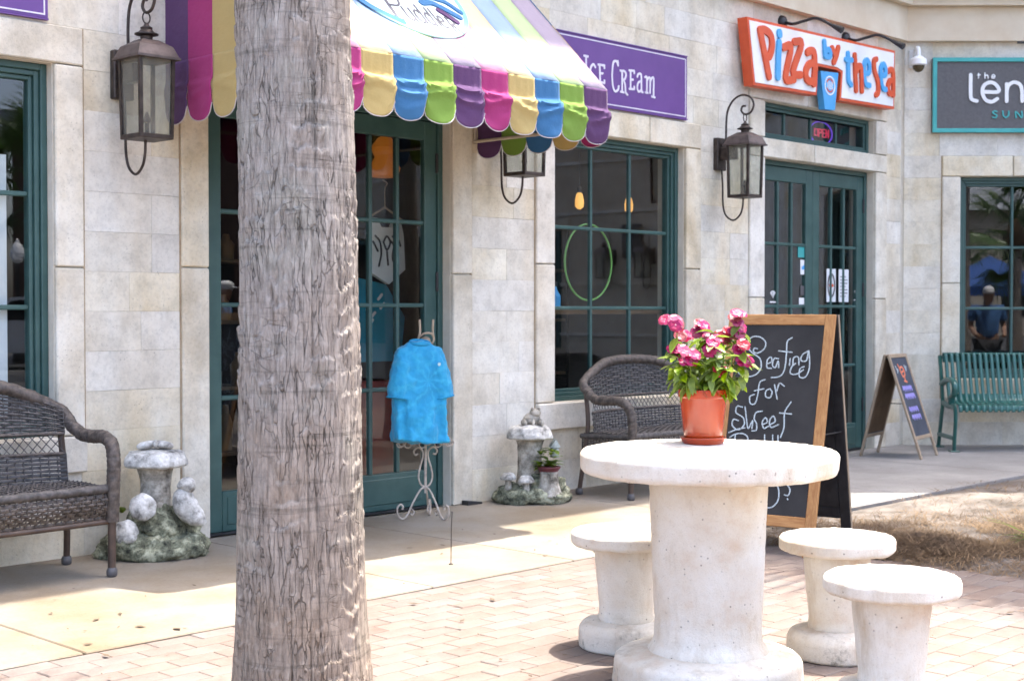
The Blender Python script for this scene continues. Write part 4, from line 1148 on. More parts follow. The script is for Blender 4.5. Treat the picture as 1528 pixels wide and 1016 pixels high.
def a_frame(name, label, loc, rz, Hh, spread, wd, rail, b0, mats, inner, letters):
    t = thing(name, label, 'chalkboard', loc, rz)
    L = math.hypot(Hh, spread); an = math.atan2(spread, Hh); hw = wd / 2
    for sd in (-1, 1):
        sp_ = spread if sd < 0 else spread * .72
        L = math.hypot(Hh, sp_); an = math.atan2(sp_, Hh)
        # leaf built upright with its face at -y, then leaned about the ridge
        A = Matrix.Translation((0, sd * .004, Hh)) @ Matrix.Rotation(-an if sd < 0 else an, 4, 'X') @ Matrix.Translation((0, 0, -L))
        if sd > 0: A = A @ Matrix.Rotation(math.pi, 4, 'Z')
        th = .02
        def part(mb, nm, m, smooth=None): return mb.xf(A).build(nm, m, t, smooth)
        f = 0 if sd < 0 else 1
        # y: outer face at -th, inner at 0
        um = mats[1] if sd < 0 else mats[3]
        part(MB().box(-hw, -hw + rail, -th, 0, 0, L, .003), 'upright', um)
        part(MB().box(hw - rail, hw, -th, 0, 0, L, .003), 'upright', um)
        if sd > 0: part(MB().box(-hw - .004, -hw - .0005, -th + .001, -.001, 0, L), 'edge_strip', M['greywood'])
        part(MB().box(-hw + rail + .001, hw - rail - .001, -th, 0, L - rail, L, .003), 'rail', mats[0] if sd < 0 else mats[3])
        part(MB().box(-hw + rail + .001, hw - rail - .001, -th, 0, b0, b0 + rail, .003), 'rail', mats[0] if sd < 0 else mats[3])
        part(MB().box(-hw + rail + .001, hw - rail - .001, -th + .008, -.002, b0 + rail, L - rail), 'writing_board' if f == 0 else 'back_board', mats[2])
        part(MB().box(-hw + rail + .002, hw - rail - .002, -.0018, .0, b0 + rail + .01, L - rail - .01), 'inner_face', inner)
        if sd < 0:
            for nm, m, w, st, sz in letters:
                glyphs(t, nm, st, sz, lambda k: w, -th + .0055, -th + .008, m, A)
    MB().tube([(hw - .02, -spread * .5, Hh * .5), (hw - .02, spread * .5, Hh * .5)], .004, 6).build('stay_cord', M['black'], t)
    return t
a_frame('sandwich_board', 'tall wooden chalkboard with white script Seating for Sweet behind the table', (1.491, 7.823, .0), R(-35.6), 1.27, .295, .63, .058, .15,
        (M['boardwood'], M['boardwoodv'], M['chalkboard'], M['black']), M['black'], [('chalk_letter', M['chalk'], .0068, CHALK, [2, 1, 1, 2, 1, 1, 2, 2, 1, 2, 2, 1, 1, 1, 1, 2, 2, 1, 1, 1, 1, 1, 1, 1, 1, 1])])
rs = random.Random(4)
scr = []
for r_, (z, n) in enumerate(((.62, 5), (.55, 6), (.43, 4), (.36, 4))):
    for i in range(n):
        x = -.12 + .24 * i / n + rs.uniform(-.01, .01)
        scr.append([(x, z), (x + .012, z + .035), (x + .025, z + .005), (x + .036, z + .03), (x + .04, z - .012)])
cocktail = [[(-.03, .74), (.03, .75), (.05, .80), (.0, .83), (-.05, .80), (-.03, .74)], [(-.05, .82), (-.07, .85)], [(0, .74), (.01, .70)], [(-.02, .70), (.03, .69)], [(-.02, .78), (.02, .79)]]
wht = [[(-.14, .84), (-.12, .80)], [(-.13, .78), (-.10, .81)], [(.09, .84), (.11, .80)], [(.10, .79), (.13, .83)]]
a_frame('sandwich_board', 'small weathered sandwich board with purple scribbled chalk beside the green bench', (3.40, 12.62, .003), R(56), .90, .30, .47, .034, .17,
        (M['greywood'], M['greywood'], M['slate'], M['greywood']), M['brownboard'], [('purple_letter', M['chalkpurple'], .012, scr, [1] * len(scr)), ('orange_drawing', M['chalkorange'], .018, cocktail, [5]), ('white_mark', M['chalk'], .012, wht, [1] * 4)])

# ================================================================== GREEN BENCH
M['benchgreen'] = pbr('bench_green', (.018, .09, .077), (.026, .12, .10), 8, .3, .05, 60, coat=.2)
bn = thing('park_bench', 'green slatted metal bench under the right-hand window', 'bench', (4.80, 13.17, .004), 0)
prof = crom([(0, .235, .80), (0, .262, .855), (0, .240, .888), (0, .205, .875), (0, .180, .80), (0, .125, .60), (0, .085, .49), (0, .03, .435), (0, -.10, .425), (0, -.205, .43), (0, -.25, .415), (0, -.262, .365)], 4)
slat = MB()
hwS = .0165
v = []
for p in prof: v += [(-hwS, p.y, p.z), (hwS, p.y, p.z)]
slat.add(v, [(2 * i, 2 * i + 1, 2 * i + 3, 2 * i + 2) for i in range(len(prof) - 1)])
sm = slat.mesh('slat', M['benchgreen'], 180, fix=False)
bw = .75
ns = 28
for i in range(ns):
    o = obj('slat', sm, bn); o.location = (-bw + .03 + (2 * bw - .06) * i / (ns - 1), 0, 0)
    md = o.modifiers.new('plate', 'SOLIDIFY'); md.thickness = .006; md.offset = 0
for i0, i1 in ((2, 13), (23, 30), (33, 44)):
    v = []
    for p in prof[i0:i1:1]: v += [(-bw + .012, p.y, p.z), (bw - .012, p.y, p.z)]
    o = MB().add(v, [(2 * i, 2 * i + 1, 2 * i + 3, 2 * i + 2) for i in range(len(v) // 2 - 1)]).build('cross_band', M['benchgreen'], bn, 180, fix=False)
    md = o.modifiers.new('plate', 'SOLIDIFY'); md.thickness = .0035; md.offset = 0
for sd in (-1, 1):
    x = sd * (bw + .012)
    MB().tube(crom([(x, .27, 0), (x, .245, .10), (x, .185, .30), (x, .15, .44), (x, .205, .70), (x, .25, .86)], 6), .026, 8, fl=.7).build('leg', M['benchgreen'], bn, 60)
    MB().tube(crom([(x, -.20, 0), (x, -.215, .12), (x, -.24, .30), (x, -.205, .405), (x, 0, .41), (x, .14, .43)], 6), .026, 8, fl=.7).build('leg', M['benchgreen'], bn, 60)
    MB().tube(crom([(x, .17, .60), (x, .02, .645), (x, -.14, .645), (x, -.215, .60), (x, -.205, .53), (x, -.14, .50), (x, -.11, .43)], 6), .03, 10, fl=.8).build('armrest', M['benchgreen'], bn, 60)
    MB().box(x - .02, x + .02, -.21, .26, .105, .14, .006).build('stretcher', M['benchgreen'], bn)
    for y in (.27, -.2): MB().box(x - .04, x + .04, y - .05, y + .05, 0, .012, .003).build('foot_plate', M['benchgreen'], bn)

# ================================================================== WICKER SETTEES
M['wicker'] = pbr('grey_wicker', (.028, .026, .027), (.095, .086, .084), 42, .62, rnd=0)
M['wickerarm'] = pbr('brown_wicker', (.033, .027, .024), (.11, .088, .075), 38, .6, .3, 120)
M['wickerframe'] = pbr('brown_tube', (.045, .028, .021), (.085, .054, .039), 12, .5)
def weave(P, nu, nv, amp, th, parent, name, mat, wf=.86, over=1):
    """weft ribbons running along u, passing in front of and behind the stakes"""
    m = nu * 2 + 1
    u = np.linspace(0, 1, m)
    V = []; F = []
    for j in range(nv):
        vv = (j + .5) / nv; dv = .5 / nv * wf
        c = P(u, np.full(m, vv)); a = P(u, np.full(m, vv + dv)); b = P(u, np.full(m, vv - dv))
        tu = np.gradient(c, axis=0); tv = a - b
        nr = np.cross(tu, tv); nr /= np.linalg.norm(nr, axis=1)[:, None] + 1e-9
        k = np.arange(m)
        off = amp * np.where(k % 2 == 0, np.where(((k // 2) // over + j) % 2 == 0, 1., -1.), 0.)
        e = nr * off[:, None]; h = nr * th
        o = len(V)
        ring = np.stack([b + e, c + e + h, a + e, c + e - h], 1).reshape(-1, 3)
        V += ring.tolist()
        for i in range(m - 1):
            for q in range(4):
                F.append((o + i * 4 + q, o + i * 4 + (q + 1) % 4, o + (i + 1) * 4 + (q + 1) % 4, o + (i + 1) * 4 + q))
    ob = MB().add(V, F).build(name, mat, parent, 40, fix=False)
    st = MB()
    for k in range(nu + 1):
        pts = P(np.full(8, k / nu), np.linspace(0, 1, 8))
        st.tube([tuple(p) for p in pts], .0035, 5)
    st.build('stakes', mat, ob, 60, fix=False)
    return ob
def braid(parent, name, path, r, mat, n=16, tw=34.):
    pts = crom(path, 14)
    b = MB().tube(pts, r, n)
    L = 0.; V = []
    for i, p in enumerate(pts):
        if i: L += (pts[i] - pts[i - 1]).length
        for k in range(n):
            a = 2 * math.pi * k / n
            q = Vector(b.v[i * n + k])
            d = (q - p)
            s1 = math.sin(3 * a + L * tw * 3); s2 = math.sin(-3 * a + L * tw * 3)
            V.append(tuple(p + d * (1 + .10 * max(s1, s2) + .04 * math.sin(L * 260))))
    b.v = V
    return b.build(name, mat, parent, 60, fix=False)
def settee(label, s):
    Wd = 1.27
    t = on_wall('wicker_settee', label, 'settee', s, .004, group='wicker settees against the shop front')
    top = lambda q: .935 - .115 * np.abs(2 * q - 1) ** 2.4
    def back(z0f, z1f):
        def P(u, v):
            x = .055 + (Wd - .11) * u
            z = z0f(u) * (1 - v) + z1f(u) * v
            y = -.195 - .10 * np.abs(2 * u - 1) ** 3 + .13 * np.clip(z - .42, 0, 1) 
            return np.stack([x, y, z], -1)
        return P
    c = lambda k: (lambda u: np.full_like(u, k))
    weave(back(c(.425), c(.575)), 30, 8, .0075, .003, t, 'lower_back_weave', M['wicker'], over=2)
    weave(back(c(.675), lambda u: top(u) - .02), 30, 13, .0075, .003, t, 'upper_back_weave', M['wicker'], over=2)
    # open diamond lattice between
    P = back(c(.575), c(.675)); b = MB()
    for k in range(-4, 60):
        for sg in (1, -1):
            us = np.array([(k + sg * q) / 56 for q in (0, 1, 2, 3, 4)]) ; vs = np.array([0, .25, .5, .75, 1.])
            if us.min() < 0 or us.max() > 1: continue
            if k % 2: continue
            b.tube([tuple(p) for p in P(us, vs)], .0026, 4)
    b.build('lattice', M['wicker'], t, 60, fix=False)
    for z in (.425, .575, .675):
        pts = P(np.linspace(0, 1, 24), np.zeros(24)); pts[:, 2] = z; pts[:, 1] += .13 * (z - .575)
        MB().tube([tuple(p) for p in pts], .009, 7).build('back_rail', M['wickerarm'], t, 60)
    # seat, rolled front edge and apron
    def seat(u, v):
        x = .03 + (Wd - .06) * u; y = -.19 - .455 * v
        bow = .03 * (1 - (2 * u - 1) ** 2)
        z = .425 + .012 * np.sin(np.pi * v) 
        return np.stack([x, y - bow * v, z], -1)
    weave(lambda u, v: seat(u, v), 34, 22, .006, .003, t, 'seat_weave', M['wicker'], over=1)
    def apron(u, v):
        p = seat(u, np.ones_like(u)); a = v * 1.0
        return np.stack([p[:, 0], p[:, 1] - .022 * np.sin(np.pi * np.clip(v * 1.2, 0, 1)), p[:, 2] - .145 * v], -1)
    weave(apron, 46, 8, .006, .003, t, 'apron_weave', M['wickerarm'])
    def fr(u): return tuple(seat(np.array([u]), np.array([1.]))[0])
    fp = [Vector(fr(i / 12)) for i in range(13)]
    braid(t, 'seat_edge', [p + Vector((0, -.006, .006)) for p in fp], .021, M['wicker'], 12, 20)
    MB().tube([p + Vector((0, 0, -.155)) for p in fp], .014, 8).build('front_rail', M['wickerframe'], t, 60)
    for x in (.03, Wd - .03):
        MB().tube([(x, -.19, .27), (x, -.64, .27)], .012, 8).build('side_rail', M['wickerframe'], t, 60)
        MB().tube([(x, -.19, .41), (x, -.64, .425)], .018, 8).build('side_rail', M['wicker'], t, 60)
        def sidew(u, v, x=x): return np.stack([np.full_like(u, x), -.20 - .43 * u, .285 + .125 * v], -1)
        weave(sidew, 16, 10, .0045, .002, t, 'side_weave', M['wickerarm'])
    # the arch and both arms are one thick braided roll
    yb = lambda q: -.195 - .10 * abs(2 * q - 1) ** 3 + .13 * (float(top(q)) - .42)
    arch = [(.055 + (Wd - .11) * q, yb(q), float(top(q))) for q in (.08, .2, .35, .5, .65, .8, .92)]
    Lf = [(.02, -.655, .27), (.018, -.665, .45), (.012, -.66, .57), (.005, -.625, .645), (0, -.545, .672), (.0, -.44, .668), (.005, -.34, .675), (.02, -.26, .72), (.05, -.20, .79)]
    Rt = [(Wd - x, y, z) for x, y, z in Lf[::-1]]
    braid(t, 'arm_roll', Lf + arch[1:-1] + Rt, .031, M['wickerarm'], 16, 26)
    for x, sx in ((.02, 1), (Wd - .02, -1)):
        MB().tube([(x, -.655, .45), (x, -.65, .02)], .0195, 10).build('leg', M['wickerframe'], t, 60)
        MB().tube(crom([(x + sx * .035, -.20, .80), (x + sx * .03, -.235, .55), (x + sx * .02, -.235, .40), (x + sx * .0, -.215, .2), (x - sx * .01, -.19, .02)], 5), .0165, 10).build('leg', M['wickerframe'], t, 60)
        for q in ((x, -.65, 0), (x - sx * .01, -.19, 0)):
            MB().lathe([(.018, 0), (.026, .008), (.027, .03), (.02, .045)], 14, q).build('foot_cap', M['charcoal'], t, 60)
    return t
sA = settee('brown-grey wicker settee at the left edge of the picture', .27 - 1.27)
sB = copy_tree(sA); sB.location = W(4.13, .05, .004)
sB['label'] = 'brown-grey wicker settee under the shop window behind the table'
# ================================================================== GARDEN STATUES
def mat_statue(name, c1, c2, c3, sc_=9):
    t = NT(name); t.set(Roughness=.9, Specular_IOR_Level=.2)
    v = t.coord()
    a = t.ramp(t.noise(v, sc_, 7, .68), [(.34, c1), (.5, c2), (.62, c3)])
    t.base(t.mix(.6, a, t.ramp(t.noise(v, 60, 4, .75), [(.3, .55), (.5, 1.), (.8, 1.1)]), 'MULTIPLY'))
    t.link(t.bump(t.noise(v, 38, 5, .7), .6, .008), t.b.inputs['Normal'])
    return t.m
M['mossrock'] = mat_statue('mossy_cast_stone', (.03, .032, .025), (.20, .205, .14), (.47, .47, .34), 15)
M['paleconc'] = mat_statue('pale_cast_stone', (.11, .105, .095), (.48, .47, .44), (.70, .69, .66), 13)
M['stalk'] = mat_statue('stained_cast_stone', (.10, .088, .07), (.36, .33, .28), (.60, .56, .49), 10)
M['bluestone'] = mat_statue('bluish_cast_stone', (.18, .20, .17), (.38, .42, .40), (.55, .59, .58), 12)
def rock(parent, name, c, r, seed, mat, amp=.045, freq=7):
    b = MB(); b.ball(c, r, 48, 28)
    me = b.mesh(name, mat, 180); roughen(me, amp, freq, 4, seed); roughen(me, amp * .35, freq * 2.2, 2, seed + 1.5, True); roughen(me, amp * .42, freq * 4, 3, seed + 3); roughen(me, amp * .16, freq * 12, 2, seed + 9)
    for v in me.vertices:
        if v.co.z < .0: v.co.z = 0
    return obj(name, me, parent)
def blob(parent, name, mb, mat, amp=.004, freq=30, seed=0.):
    me = mb.mesh(name, mat, 180); roughen(me, amp, freq, 3, seed); return obj(name, me, parent)
rotm = lambda ax, d: Matrix.Rotation(R(d), 3, ax)
def statue_a():
    t = thing('toadstool_statue', 'weathered cast stone toadstool with round shells and a bird, left of the doors', 'statue', W(.72, .27, .004), R(6))
    rock(t, 'rock_base', (-.01, 0, .045), (.30, .215, .125), 3.1, M['mossrock'], .06, 6)
    rock(t, 'rock_mound', (.03, .03, .12), (.19, .15, .15), 7.7, M['mossrock'], .05, 8)
    pr = [(.085, .14), (.083, .28), (.078, .36), (.083, .42), (.098, .475), (.10, .485)]
    blob(t, 'stalk', MB().lathe(dense(pr, .015), 40, (.005, .02, 0)), M['stalk'], .006, 18, 2.)
    pr = [(.06, .476), (.148, .468), (.163, .478), (.158, .505), (.132, .545), (.06, .558), (.001, .56)]
    blob(t, 'cap', MB().lathe(dense(rnd_prof(pr, .01), .012), 56, (.005, .02, 0), wob=lambda a, z, i: .006 * math.sin(a * 9) + .004 * math.sin(a * 5 + 1)), M['paleconc'], .009, 24, 4.)
    w = MB()
    for sx in (-1, 1): w.ball((.005 + sx * .045, .01, .582), (.052, .045, .022), 20, 12, rotm('Y', sx * 12))
    w.ball((.012, -.02, .59), (.014, .03, .022), 12, 8)
    blob(t, 'bird_wings', w, M['paleconc'], .003, 30)
    for (x, y, z, r_, ry) in ((-.035, -.155, .275, .070, 10), (-.115, -.19, .155, .063, -6)):
        b = MB().ball((0, 0, 0), (r_, .032, r_), 32, 18)
        q = rotm('Z', 12) @ rotm('X', -14)
        b.v = [tuple(q @ Vector(p) + Vector((x, y, z))) for p in b.v]
        roughen(blob(t, 'shell', b, M['paleconc'], .008, 20, x * 9).data, .004, 26, 2, 4., True)
    # small bird leaning on the right of the mound: one body from tail to beak
    path = crom([(.275, -.09, .175), (.235, -.09, .205), (.19, -.085, .245), (.165, -.08, .30), (.172, -.078, .345), (.185, -.082, .375), (.168, -.10, .385), (.135, -.115, .375)], 6)
    rad = np.interp(np.linspace(0, 1, len(path)), [0, .15, .35, .5, .62, .75, .87, 1], [.014, .05, .068, .055, .034, .046, .034, .007])
    blob(t, 'bird', MB().tube(path, list(rad), 18), M['paleconc'], .003, 26)
    b = MB().box(-.02, .02, -.01, .01, -.025, .025, .006)
    b.v = [tuple(Vector(p) + Vector((.245, -.12, .15))) for p in b.v]
    lf = leaf_mesh('leaf', .07, .045, M['vinca'], .2, .2)
    for d in ((-.5, -.6, .9), (-.9, -.3, .5), (.1, -.8, .8)):
        o = obj('leaf', lf, t); frame_to(o, Vector((-.15, -.10, .24)), d)
    return t
def statue_b():
    t = thing('toadstool_statue', 'weathered cast stone toadstool with a frog on top, right of the doors', 'statue', W(3.64, .27, .004), R(10))
    rock(t, 'rock_base', (0, 0, .035), (.265, .20, .085), 13.1, M['mossrock'], .05, 7)
    rock(t, 'rock_mound', (.075, .02, .09), (.155, .12, .10), 17.7, M['mossrock'], .045, 9)
    blob(t, 'stalk', MB().lathe(dense([(.095, .1), (.085, .2), (.078, .3), (.086, .38), (.10, .43), (.102, .44)], .015), 36, (-.02, .03, 0)), M['stalk'], .006, 18, 5.)
    blob(t, 'cap', MB().lathe(dense(rnd_prof([(.05, .432), (.145, .422), (.162, .432), (.158, .455), (.135, .50), (.07, .52), (.001, .522)], .01), .012), 56, (-.02, .03, 0), wob=lambda a, z, i: .005 * math.sin(a * 8)), M['paleconc'], .010, 24, 8.)
    f = MB(); f.ball((-.01, .02, .56), (.06, .055, .045), 24, 14, rotm('Y', -18)); f.ball((.012, .0, .60), (.04, .042, .03), 18, 10)
    for sx in (-1, 1): f.ball((.012 + sx * .022, -.012, .625), .012, 10, 8); f.ball((-.01 + sx * .055, .0, .535), (.022, .04, .025), 12, 8); f.ball((.02 + sx * .03, -.04, .535), (.012, .012, .028), 10, 8)
    blob(t, 'frog', f, M['stalk'], .004, 30, 3.)
    for (x, y, h) in ((-.185, -.07, .205), (-.075, -.13, .19)):
        m = MB().lathe(dense([(.028, .04), (.022, h - .06), (.02, h - .03)], .012), 18, (x, y, 0))
        o = blob(t, 'small_mushroom', m, M['stalk'], .003, 30, x)
        c = MB().lathe(dense(rnd_prof([(.015, h - .04), (.052, h - .045), (.055, h - .03), (.035, h), (.001, h + .006)], .006), .008), 26, (x, y, 0))
        blob(o, 'mushroom_cap', c, M['paleconc'], .004, 30, y)
    blob(t, 'stump', MB().lathe(dense([(.09, .05), (.068, .13), (.062, .2), (.064, .215)], .012), 30, (.085, -.10, 0), wob=lambda a, z, i: .004 * math.sin(a * 14)), M['stalk'], .005, 20, 9.)
    MB().lathe(rnd_prof([(.0, .212), (.06, .212), (.082, .245), (.078, .25), (.055, .228), (0, .228)], .004), 28, (.085, -.10, 0)).build('planter_bowl', pbr('oxblood_glaze', (.10, .018, .022), (.16, .04, .06), 20, .35), t, 40)
    lf = leaf_mesh('leaf', .075, .045, M['vinca'], .2, .3)
    rl = random.Random(5)
    for k in range(44):
        a = rl.uniform(0, 6.28)
        o = obj('leaf', lf, t); frame_to(o, Vector((.05 + rl.uniform(-.035, .075), -.10 + rl.uniform(-.03, .03), .245 + rl.uniform(0, .12 if k % 3 else .03))), (math.cos(a), math.sin(a), rl.uniform(-.1, .8)))
    h = MB().box(.115, .165, -.06, .0, .30, .375, .004).add([(.105, -.07, .37), (.175, -.07, .37), (.175, .01, .37), (.105, .01, .37), (.14, -.07, .425), (.14, .01, .425)], [(0, 1, 4), (3, 5, 2), (0, 4, 5, 3), (1, 2, 5, 4), (0, 3, 2, 1)])
    h.build('bird_house', M['bluestone'], t)
statue_a(); statue_b()

# ================================================================== SHIRT ON ITS STAND
M['iron'] = pbr('cream_wrought_iron', (.30, .24, .19), (.52, .45, .38), 24, .6, .2, 90)
def mat_tiedye():
    t = NT('blue_tie_dye'); t.set(Roughness=.85, Sheen_Weight=.2)
    v = t.coord()
    sp = t.new('ShaderNodeSeparateXYZ'); t.link(v, sp.inputs[0])
    sx = t.new('ShaderNodeMath', operation='SUBTRACT'); sx.inputs[1].default_value = .03; t.link(sp.outputs[0], sx.inputs[0])
    sz = t.new('ShaderNodeMath', operation='SUBTRACT'); sz.inputs[1].default_value = .86; t.link(sp.outputs[2], sz.inputs[0])
    an = t.new('ShaderNodeMath', operation='ARCTAN2'); t.link(sz.outputs[0], an.inputs[0]); t.link(sx.outputs[0], an.inputs[1])
    cv = t.new('ShaderNodeCombineXYZ'); t.link(sx.outputs[0], cv.inputs[0]); t.link(sz.outputs[0], cv.inputs[1])
    ln = t.new('ShaderNodeVectorMath', operation='LENGTH'); t.link(cv.outputs[0], ln.inputs[0])
    m1 = t.new('ShaderNodeMath', operation='MULTIPLY_ADD'); t.link(ln.outputs['Value'], m1.inputs[0]); m1.inputs[1].default_value = 2.; t.link(an.outputs[0], m1.inputs[2])
    cs = t.new('ShaderNodeMath', operation='SINE'); m2 = t.new('ShaderNodeMath', operation='MULTIPLY'); m2.inputs[1].default_value = 9.; t.link(m1.outputs[0], m2.inputs[0])
    ns_ = t.new('ShaderNodeMath', operation='MULTIPLY_ADD'); ns_.inputs[1].default_value = 11.; t.link(t.noise(v, 14, 4), ns_.inputs[0]); t.link(m2.outputs[0], ns_.inputs[2])
    t.link(ns_.outputs[0], cs.inputs[0])
    a = t.ramp(cs.outputs[0], [(.0, (.008, .20, .42)), (.5, (.02, .33, .56)), (.97, (.09, .50, .68))])
    fl = t.ramp(t.noise(v, 11, 5, .6), [(.35, (.01, .22, .46)), (.55, (.02, .35, .60)), (.7, (.07, .47, .68))])
    t.base(t.mix(.5, t.mix(.62, a, fl), (.02, .33, .57)))
    t.link(t.bump(t.noise(t.coord((1, 1, .45)), 13, 4), .55, .02), t.b.inputs['Normal'])
    return t.m
sh = thing('shirt_stand', 'cream wrought-iron garment stand by the open shop doors', 'stand', W(2.60, .33, .004), WA - R(22))
MB().tube([(0, 0, .16), (0, 0, 1.12)], .009, 8).build('pole', M['iron'], sh, 60)
def scroll(c, r0, a0, turns, sgn, n=26, plane='xz'):
    o = []
    for i in range(n):
        q = i / (n - 1); a = a0 + sgn * turns * 2 * math.pi * q; r_ = r0 * (1 - .8 * q)
        o.append((c[0] + math.cos(a) * r_, c[1], c[2] + math.sin(a) * r_))
    return o
for k in range(3):
    a = R(90 + 120 * k + 90)
    b = MB().tube(crom([(0, 0, .20), (.035, 0, .18), (.085, 0, .10), (.12, 0, .03), (.15, 0, .008), (.178, 0, .03), (.185, 0, .075), (.165, 0, .098), (.148, 0, .085), (.152, 0, .066)], 6), .0065, 7)
    b.tube(crom([(.10, 0, .072), (.075, 0, .05), (.085, 0, .03), (.10, 0, .04)], 5), .005, 6)
    b.xf(Matrix.Rotation(a, 4, 'Z')).build('leg', M['iron'], sh, 60)
for sx in (-1, 1):
    b = MB().tube(crom([(sx * .006, 0, .20), (sx * .03, 0, .215), (sx * .045, 0, .26), (sx * .036, 0, .32), (sx * .018, 0, .38), (sx * .02, 0, .425), (sx * .05, 0, .445), (sx * .075, 0, .425), (sx * .068, 0, .40), (sx * .05, 0, .405)], 6), .0062, 7)
    b.build('lyre_scroll', M['iron'], sh, 60)
b = MB()
for k in range(10):
    a = 2 * math.pi * k / 10
    x, y = math.cos(a) * .165, math.sin(a) * .09
    q = [(x + math.cos(u) * .022, y, .468 + math.sin(u) * .018) for u in [2 * math.pi * i / 10 for i in range(10)]]
    b.tube(q, .004, 5, True)
b.tube([(math.cos(2 * math.pi * i / 30) * .16, math.sin(2 * math.pi * i / 30) * .085, .498) for i in range(30)], .005, 6, True)
b.tube([(-.16, 0, .508), (.16, 0, .508)], .005, 6); b.tube([(0, -.1, .508), (0, .1, .508)], .005, 6)
b.build('hem_ring', M['iron'], sh, 60)
b = MB()
for sx in (-1, 1): b.tube(crom([(sx * .01, 0, 1.07), (sx * .05, -.01, 1.10), (sx * .042, -.02, 1.16), (sx * .045, -.02, 1.235)], 5), .0075, 7)
b.tube(crom([(-.045, -.02, 1.13), (-.02, -.045, 1.15), (.02, -.045, 1.15), (.045, -.02, 1.13)], 5), .007, 7)
b.lathe([(.03, 1.06), (.04, 1.08), (.028, 1.12), (.01, 1.13)], 14)
b.build('neck_prongs', pbr('wood_peg', (.33, .24, .16), (.46, .36, .26), 20, .6), sh, 60)
M['blueknit'] = pbr('blue_knit', (.012, .24, .46), (.03, .33, .56), 20, .9, .3, 200)
def shirt():
    t = thing('tie_dye_shirt', 'bright blue tie-dye T-shirt hanging on the iron stand', 'shirt', W(2.515, .37, .004), WA - R(22))
    b = MB()
    secs = [(.495, .184, .125), (.55, .184, .122), (.65, .182, .118), (.75, .18, .115), (.85, .176, .112), (.95, .172, .105), (1.02, .168, .088), (1.055, .145, .068), (1.08, .10, .056), (1.10, .065, .05)]
    n = 40; v = []; f = []
    for (z, a, c) in secs:
        for k in range(n):
            u = 2 * math.pi * k / n
            e = .62
            x = math.copysign(abs(math.cos(u)) ** e, math.cos(u)) * a; y = math.copysign(abs(math.sin(u)) ** e, math.sin(u)) * c
            hang = max(0, 1.0 - z) / .5
            fo = (.010 * math.sin(u * 6 + 1.2 * math.sin(z * 9)) + .006 * math.sin(u * 11 + z * 7)) * hang ** .7
            v.append((x + math.cos(u) * fo, y * .74 + math.sin(u) * fo * 1.6, z + (.016 * math.sin(u * 2 + .5) + .006 * math.sin(u * 6) if z < .52 else 0)))
    for i in range(len(secs) - 1):
        for k in range(n):
            l = (k + 1) % n; f.append((i * n + k, i * n + l, (i + 1) * n + l, (i + 1) * n + k))
    f.append(tuple(range(n))[::-1]); f.append(tuple((len(secs) - 1) * n + k for k in range(n)))
    b.add(v, f)
    for sx in (-1, 1):
        b.tube(crom([(sx * .085, 0, 1.015), (sx * .125, -.005, .965), (sx * .155, -.012, .88), (sx * .178, -.02, .755)], 6), [.055 + .022 * min(1, i / 6) for i in range(19)], 20, fl=1.0)
    b.v = [((x * .95 if i < n * len(secs) else x * .83), y, z) for i, (x, y, z) in enumerate(b.v)]
    me = b.mesh('cloth', mat_tiedye(), 180)
    roughen(me, .006, 7, 3, 3.)
    o = obj('cloth', me, t)
    r = o.modifiers.new('merge', 'REMESH'); r.mode = 'VOXEL'; r.voxel_size = .007; r.use_smooth_shade = True
    s_ = o.modifiers.new('soften', 'SMOOTH'); s_.iterations = 4; s_.factor = .6
    tx = bpy.data.textures.new('cloth_folds', 'CLOUDS'); tx.noise_scale = .07; tx.noise_depth = 2
    d = o.modifiers.new('folds', 'DISPLACE'); d.texture = tx; d.strength = .03; d.mid_level = .5
    MB().tube([(math.cos(a) * .060, math.sin(a) * .048 - .004, 1.096 + .012 * math.sin(a)) for a in [2 * math.pi * i / 28 for i in range(28)]], .009, 8, True).build('collar', M['blueknit'], t, 60)
    for sx in (-1, 1):
        c_ = Vector((sx * .144, -.02, .757)); ax = Vector((sx * .18, -.06, -1)).normalized(); e1 = ax.orthogonal().normalized(); e2 = ax.cross(e1)
        MB().tube([c_ + (e1 * math.cos(a) + e2 * math.sin(a)) * .072 for a in [2 * math.pi * i / 24 for i in range(24)]], .0045, 6, True).build('sleeve_hem', M['blueknit'], t, 60)
    q = MB().lathe([(.0, 0), (.010, 0), (.010, .002), (0, .002)], 12).xf(Matrix.Translation((.085, -.118, .965)) @ Matrix.Rotation(R(90), 4, 'X'))
    q.build('chest_print', pbr('chest_print', (.45, .62, .62), (.5, .68, .66), 60, .8), t)
shirt()
rod = thing('garden_stake', 'thin dark rod standing on the sunlit walkway before the doors', 'rod', (-.311, 7.216, .004))
MB().tube([(0, 0, 0), (.002, 0, .17), (.006, 0, .27)], .0024, 6).build('rod', M['bronze'], rod, 60)
MB().lathe([(.011, 0), (.011, .004), (.004, .008)], 10).build('foot', M['bronze'], rod)
ds = on_wall('door_stop', 'small black door stop on the ground beside the right door', 'door stop', 3.20, .004, .03)
MB().add([(0, 0, 0), (.13, 0, 0), (.13, -.06, 0), (0, -.06, 0), (0, 0, .03), (.13, 0, .012), (.13, -.06, .012), (0, -.06, .03)], [(3, 2, 1, 0), (4, 5, 6, 7), (0, 1, 5, 4), (1, 2, 6, 5), (2, 3, 7, 6), (3, 0, 4, 7)]).build('wedge', M['black'], ds)

